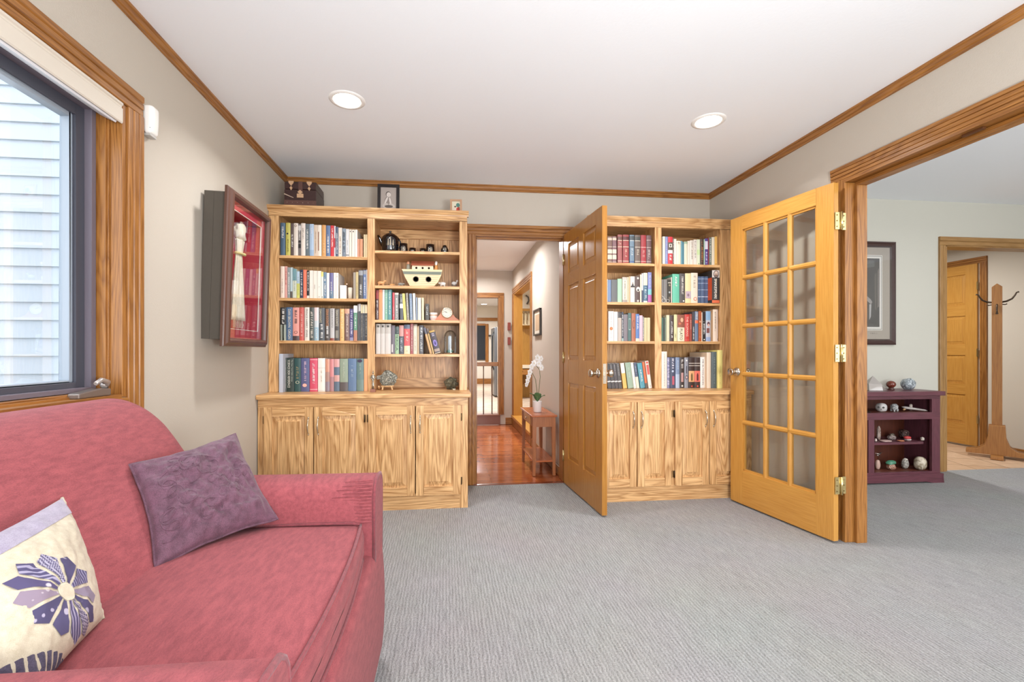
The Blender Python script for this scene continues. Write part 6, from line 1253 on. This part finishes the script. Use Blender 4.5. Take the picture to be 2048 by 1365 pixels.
# on top
x0, x1 = on(1730, 700, y=3.50)[0], on(1767, 700, y=3.50)[0]; za_ = on(1746, 752, y=3.50)[2]
t = thing('crystal', 'large smoky quartz point rising like a pyramid on the display cabinet', 'crystal', (x0+.05, 3.50, zt_)); w_ = (x1-x0); SMK = pbr('a39c96', .08, 0, 0, 200, .8)
b = MB(); vs = [(x0, 3.46, zt_), (x0+w_*.55, 3.43, zt_), (x1, 3.47, zt_), (x1-.01, 3.53, zt_), (x0+w_*.4, 3.56, zt_), (x0+.005, 3.53, zt_), (x0+.006, 3.47, zt_+.055), (x0+w_*.55, 3.44, zt_+.05), (x1-.03, 3.48, zt_+.035), (x1-.035, 3.52, zt_+.035), (x0+w_*.42, 3.55, zt_+.05), (x0+.01, 3.52, zt_+.055), (x0+w_*.42, 3.50, za_)]
b.add(vs, [(i, (i+1) % 6, (i+1) % 6+6, i+6) for i in range(6)] + [(i+6, (i+1) % 6+6, 12) for i in range(6)] + [(5,4,3,2,1,0)], SMK); b.build('crystal_body', t)
xx = on(1782, 700, y=3.48)[0]; za_ = on(1782, 762, y=3.48)[2]; t = thing('stone_sphere', 'polished brown stone ball on a small round wooden stand', 'stone ball', (xx, 3.48, zt_))
b = MB(); b.lathe([(.022, 0), (.024, .006), (.016, .014), (.020, .026)], pbr('4c2418', .25), (xx, 3.48, zt_), 24); b.build('stand', t); r_ = (za_-zt_-.018)/2; r_ = max(.018, r_)
b = MB(); b.rock((xx, 3.48, za_-r_), r_*1.12, r_*1.12, r_, pbr('6c3020', .12, 0, 0, 200, .5), 1, 0, 1, 4, True); b.build('ball', t)
mineral('glass_figurine', 'clear glass rock figurine at the right end of the cabinet top', 'glass figurine', 1800, 1831, 759.5, zt_, 3.48, roughmat('6c747a', 'c8d0d4', 30), 5, .3)
# upper opening
zu = zr1+.0006
t = thing('specimen_stand', 'dark metal and glass specimen half hidden by the door jamb', 'specimen', (on(1730, 820, y=3.42)[0], 3.42, zu)); q = on(1728, 820, y=3.42)[0]
b = MB(); b.lathe([(.045, 0), (.045, .004), (.012, .008)], pbr('2c2422', .3, .5), (q, 3.42, zu), 20); b.build('base', t); b = MB(); b.lathe([(.011, .008), (.013, .04), (.018, .052), (.001, .056)], QZ, (q, 3.42, zu), 12); b.build('specimen', t)
t, c_, rx, rz = mineral('stone_skull', 'small white carved stone skull on the top compartment shelf', 'figurine', 1752, 1773.5, 808, zu, 3.42, pbr('d0ccc8', .2), 3, .15, sy=.9)
b = MB()
for s in (-1, 1): b.rock((c_[0]-.70*rx+s*.62*rx*.42, c_[1]-.62*rx-s*.72*rx*.42, c_[2]+rz*.15), rx*.24, rx*.22, rz*.26, pbr('5c5854', .4), 1, 0, 1, 2, True)
b.rock((c_[0]-.76*rx, c_[1]-.68*rx, c_[2]-rz*.30), rx*.10, rx*.10, rz*.16, pbr('5c5854', .4), 1, 0, 1, 1, True); b.build('eye_sockets', t)
t, c_, rx, rz = mineral('glass_elephant', 'clear quartz elephant figurine right of the stone skull', 'figurine', 1780, 1797, 809, zu+.010, 3.42, CLR, 4, .2)
for sx in (-1, 1):
    for sy in (-1, 1): b = MB(); b.lathe([(rx*.26, -.0102), (rx*.28, .012)], CLR, (c_[0]+sx*rx*.5, c_[1]+sy*rx*.45, zu+.0105), 10); b.build('leg', t)
b = MB(); b.tube([(c_[0]-rx*.7, c_[1]-rx*.5, c_[2]+rz*.2), (c_[0]-rx*1.05, c_[1]-rx*.7, c_[2]-rz*.2), (c_[0]-rx*1.05, c_[1]-rx*.7, c_[2]-rz*.9)], [rx*.3, rx*.2, rx*.12], CLR, 8); b.build('trunk', t)
t = thing('crystal', 'long grey quartz wand lying at the right of the top compartment', 'crystal', (on(1830, 830, y=3.40)[0], 3.40, zu)); a_, c2 = on(1806, 815, y=3.42), on(1855, 825, y=3.38)
b = MB(); b.tube([(a_[0], 3.43, zu+.036), (a_[0]+.02, 3.42, zu+.030), (c2[0]-.02, 3.385, zu+.010), (c2[0], 3.38, zu+.006)], [.003, .013, .008, .002], pbr('a8a09a', .12, 0, 0, 200, .5), 6); b.tube([(a_[0]+.006, 3.425, zu+.010), (a_[0]+.02, 3.42, zu+.02)], .008, pbr('c49c6c', .4), 6); b.build('crystal_body', t)
mineral('figurine', 'tiny pale figurine standing behind the long quartz wand', 'figurine', 1818, 1825, 809.5, zu, 3.47, pbr('c8b8ac', .4), 6, .3)
# middle shelf
zm = zs2+.0006
mineral('stone_tower', 'upright rounded agate pillar at the left of the middle shelf', 'mineral', 1753, 1762, 855, zm, 3.46, roughmat('8c7468', 'c4b0a4', 30), 7, .15)
mineral('polished_stone', 'flat pinkish polished stone at the front of middle shelf', 'mineral', 1757, 1785, 880.5, zm, 3.39, pbr('c0a49c', .2), 8, .1, sy=.6)
mineral('crystal_chip', 'small white crystal chip against the cabinet divider', 'mineral', 1749, 1754.5, 878, zm, 3.40, pbr('dccac0', .2), 9, .4, 1, False)
t, c_, rx, rz = mineral('stone_bear', 'grey marbled stone bear figurine on the middle shelf', 'figurine', 1773, 1793, 872, zm, 3.46, roughmat('6c5c58', 'bcaaa4', 40), 10, .2)
b = MB(); b.rock((c_[0]+.006, c_[1], c_[2]+rz*1.5), rx*.55, rx*.5, rz*.62, roughmat('4c4038', 'a89c88', 40), 3, .3, 2, 3, True); b.build('head', t)
mineral('carved_mask', 'dark glossy carved stone behind the red stone', 'carving', 1796, 1819, 861, zm, 3.49, roughmat('1c1412', '6c4c44', 40), 11, .3)
mineral('amber_stone', 'flat orange translucent stone at the front centre of middle shelf', 'mineral', 1794, 1809, 882, zm, 3.39, pbr('c4805c', .15), 12, .1)
t, c_, rx, rz = mineral('red_stone', 'bright red polished stone resting on a pale rock', 'mineral', 1808, 1823, 878, zm, 3.41, pbr('b09c98', .5), 13, .2)
b = MB(); b.rock((c_[0]-.004, c_[1], c_[2]+rz*2.2), rx*1.15, rx*.8, rz*1.6, pbr('c44848', .2), 3, .15, 1.5, 3, True); b.build('red_top', t)
mineral('crystal', 'little clear crystal point near the right end of middle shelf', 'crystal', 1840, 1849.5, 875, zm, 3.385, pbr('c8bcb0', .1, 0, 0, 200, .5), 14, .4, 1, False)
# bottom compartment
zl = zb0+.0006
mineral('polished_stone', 'round cream-pink stone at the lower left against the divider', 'mineral', 1750, 1761, 922, zl, 3.44, pbr('c4a494', .25), 15, .15)
t = thing('metal_bird', 'small silver bird sculpture above the round stone at lower left', 'figurine', (on(1757, 910, y=3.50)[0], 3.50, zl)); q = on(1757, 908, y=3.50)
b = MB(); b.tube([(q[0]-.03, 3.50, q[2]+.006), (q[0], 3.50, q[2]-.004), (q[0]+.035, 3.50, q[2]+.010)], [.002, .008, .001], pbr('b8aca4', .2, .8), 8); b.tube([(q[0]-.02, 3.50, q[2]-.012), (q[0]+.02, 3.50, q[2]-.02)], [.006, .001], pbr('b8aca4', .2, .8), 8); b.build('wings', t)
b = MB(); b.tube([(q[0], 3.50, q[2]-.006), (q[0]+.005, 3.50, zl+.02), (q[0], 3.50, zl+.002)], .002, DARKMET, 6); b.lathe([(.02, 0), (.02, .004)], DARKMET, (q[0], 3.50, zl), 12); b.build('wire_stand', t)
t, c_, rx, rz = mineral('ceramic_figurine', 'small ceramic head with green cap and orange face', 'figurine', 1772, 1792, 928, zl, 3.42, roughmat('9c6048', 'd8b8a4', 40), 16, .3)
b = MB(); b.rock((c_[0]-.002, c_[1], c_[2]+rz*1.35), rx*1.15, rx*.8, rz*.75, pbr('4c8468', .25), 6, .35, 2, 3, True); b.build('green_cap', t)
t, c_, rx, rz = mineral('stone_owl', 'pale stone owl figurine standing in the bottom compartment', 'figurine', 1802, 1818, 921, zl, 3.44, roughmat('8c847c', 'd0cac0', 50), 17, .12)
b = MB(); b.rock((c_[0]-.001, c_[1]-.004, c_[2]+rz*1.1), rx*.62, rx*.62, rz*.42, pbr('c4bcb0', .25), 2, .15, 2, 3, True); b.build('head', t)
b = MB(); b.rock((c_[0]-.003, c_[1]-.004-rx*.62, c_[2]+rz*1.05), rx*.2, rx*.1, rz*.09, pbr('2c2420', .3), 1, 0, 1, 1, True); b.build('beak', t)
t, c_, rx, rz = mineral('polished_stone', 'large round banded polished stone at lower right of the cabinet', 'mineral', 1828, 1853, 916, zl, 3.388, roughmat('8c7c60', 'ccc0ac', 14), 18, .12, sy=.8)
b = MB(); b.rock((c_[0]-rx*.3, c_[1], c_[2]+rz*.92), rx*.5, rx*.4, rz*.14, pbr('b4a488', .3), 2, .2, 2, 2, True); b.build('rim', t)
mineral('crystal', 'small pale crystal in the dark left compartment behind the jamb', 'crystal', 1724, 1729, 932, zl, 3.42, pbr('c4a89c', .2), 19, .4, 1, False)
# framed print
t = thing('framed_print', 'dark-framed matted print of a shadowy interior on the next-room wall', 'picture', (3.70, 3.65, 1.6)); yp = 3.62
x1, z1, z0_ = on(1794, 500, y=yp)[0], on(1794, 484, y=yp)[2], on(1794, 690, y=yp)[2]; x0 = x1-.62
FB = pbr('3e2622', .3); b = MB(); fw = .050
prof = [(0, 0), (0, .020), (.012, .028), (.024, .020), (.036, .018), (fw, .008), (fw, 0)]; n = len(prof); vs = []
for (x, z, sx, sz) in ((x0, z0_, 1, 1), (x1, z0_, -1, 1), (x1, z1, -1, -1), (x0, z1, 1, -1)): vs += [(x+sx*i_, 3.648-o, z+sz*i_) for i_, o in prof]
b.add(vs, [(c*n+i, c*n+(i+1) % n, ((c+1) % 4)*n+(i+1) % n, ((c+1) % 4)*n+i) for c in range(4) for i in range(n)], FB); b.build('frame', t)
MB().box(x0+.03, x1-.03, 3.640, 3.646, z0_+.03, z1-.03, pbr('b5aa9c', .7)).build('mat_board', t)
ix0, ix1, iz0, iz1 = x0+.13, on(1765, 500, y=yp)[0], on(1765, 657, y=yp)[2], on(1765, 514, y=yp)[2]
b = MB()
for (g, hh) in ((0, .0022), (.018, .0016)):
    b.box(ix0-g, ix1+g, 3.640-hh, 3.640, iz0-g, iz1+g, pbr('efeae2', .6) if g == 0 else pbr('e9e4da', .6))
b.build('white_mat', t)
b = MB(); b.box(ix0-.010, ix1+.010, 3.6376, 3.6379, iz0-.010, iz1+.010, pbr('5c5650')); b.build('mat_line', t)
b = MB(); b.box(ix0-.006, ix1+.006, 3.6370, 3.6376, iz0-.006, iz1+.006, pbr('efeae2', .6)); b.build('inner_mat', t)
b = MB(); px0_, px1_ = ix0+.012, ix1-.012; b.box(px0_, px1_, 3.6362, 3.6370, iz0+.012, iz1-.012, pbr('54504e', .35)); b.build('print', t)
b = MB(); yy = 3.6360; W3 = px1_-px0_; H3 = iz1-iz0-.024; zb3 = iz0+.012
b.add([(px1_-.02, yy, zb3+H3*.28), (px1_-.006, yy, zb3+H3*.30), (px1_-.006, yy, zb3+H3*.86), (px1_-.018, yy, zb3+H3*.82)], [(0,1,2,3)], pbr('8a807a', .4)); b.add([(px1_-.045, yy, zb3+H3*.26), (px1_-.03, yy, zb3+H3*.24), (px1_-.03, yy, zb3+H3*.8), (px1_-.05, yy, zb3+H3*.75)], [(0,1,2,3)], pbr('6c645e', .4))
b.add([(px1_-.16, yy, zb3+H3*.50), (px1_-.085, yy, zb3+H3*.40), (px1_-.07, yy, zb3+H3*.36), (px1_-.085, yy, zb3+H3*.33), (px1_-.16, yy, zb3+H3*.43)], [(0,1,2,3,4)], pbr('a09a96', .4)); b.add([(px1_-.10, yy, zb3+H3*.10), (px1_-.085, yy, zb3+H3*.15), (px1_-.080, yy, zb3+H3*.33), (px1_-.10, yy, zb3+H3*.33)], [(0,1,2,3)], pbr('b8b4b2', .4))
b.add([(px0_+.01, yy, zb3+H3*.80), (px1_-.05, yy, zb3+H3*.88), (px1_-.05, yy, zb3+H3*.97), (px0_+.01, yy, zb3+H3*.97)], [(0,1,2,3)], pbr('6a6a68', .4)); b.build('print_shapes', t)
b = MB(); marks_into(b, pbr('6c6058'), (ix1-.06, 3.6395, iz0-.045), (1, 0, 0), (0, 0, 1), .08, .008, 12); b.build('signature', t)
MB().box(x0+.03, x1-.03, 3.630, 3.632, z0_+.03, z1-.03, glass((.95, .95, .95, 1), .06)).build('picture_glass', t)

# coat rack
PY = 4.0; wx, wy = 5.60, 4.07; rx0, rx1 = -.037, .037; RK = oak('z', 'a8743c', '7c4a22', .45, .35); rcx = 0; rzt = on(2001, 567, y=4.05)[2]
t = thing('coat_rack', 'freestanding wooden coat post with curved iron hooks on the entry tiles', 'coat rack', (wx, wy, 0), (0, 0, R(-54)))
b = MB(); b.prism([(rx0, .10), (rx1, .10), (rx1, rzt-.035), (rcx, rzt), (rx0, rzt-.035)], 'y', -.022, .022, RK); b.build('post', t, bevel=.003, local=True)
def foot(T):
    b = MB(); pts = [(-.055, 0.025), (-.30, .0), (-.30, .045), (-.20, .055), (-.13, .10), (-.095, .19), (-.085, .30), (-.04, .30)]
    b.prism([(-.22, .0), (.22, .0), (.22, .035), (.14, .05), (.09, .09), (.065, .17), (.058, .30), (-.058, .30), (-.065, .17), (-.09, .09), (-.14, .05), (-.22, .035)], 'y', -.022, .022, RK, T); return b
foot(Matrix.Translation((0, -.046, .03))).build('foot', t, bevel=.004, local=True)
foot(Matrix.Translation((0, .046, .03))).build('foot', t, bevel=.004, local=True)
b = MB(); b.box(-.045, .045, -.20, .20, .002, .03, RK); b.build('cross_foot', t, bevel=.004, local=True)
IR = pbr('4a3c30', .4, .7); hz = on(2001, 603, y=4.05)[2]
for s in (-1, 1):
    x_ = rx1 if s > 0 else rx0; b = MB(); b.tube([(x_-s*.01, 0, hz-.01), (x_+s*.03, 0, hz-.002), (x_+s*.065, 0, hz+.02), (x_+s*.085, 0, hz+.055), (x_+s*.095, 0, hz+.08), (x_+s*.112, 0, hz+.085)], [.009, .009, .008, .007, .006, .008], IR, 8); b.tube([(x_-s*.01, 0, hz-.03), (x_+s*.02, 0, hz-.036), (x_+s*.032, 0, hz-.028)], .005, IR, 8); b.build('hook', t, local=True)
b = MB(); b.tube([(0, -.018, hz-.03), (0, -.03, hz-.04), (0, -.034, hz-.09), (0, -.045, hz-.13), (0, -.065, hz-.125)], [.006, .006, .006, .007, .011], IR, 8); b.build('hook', t, local=True)
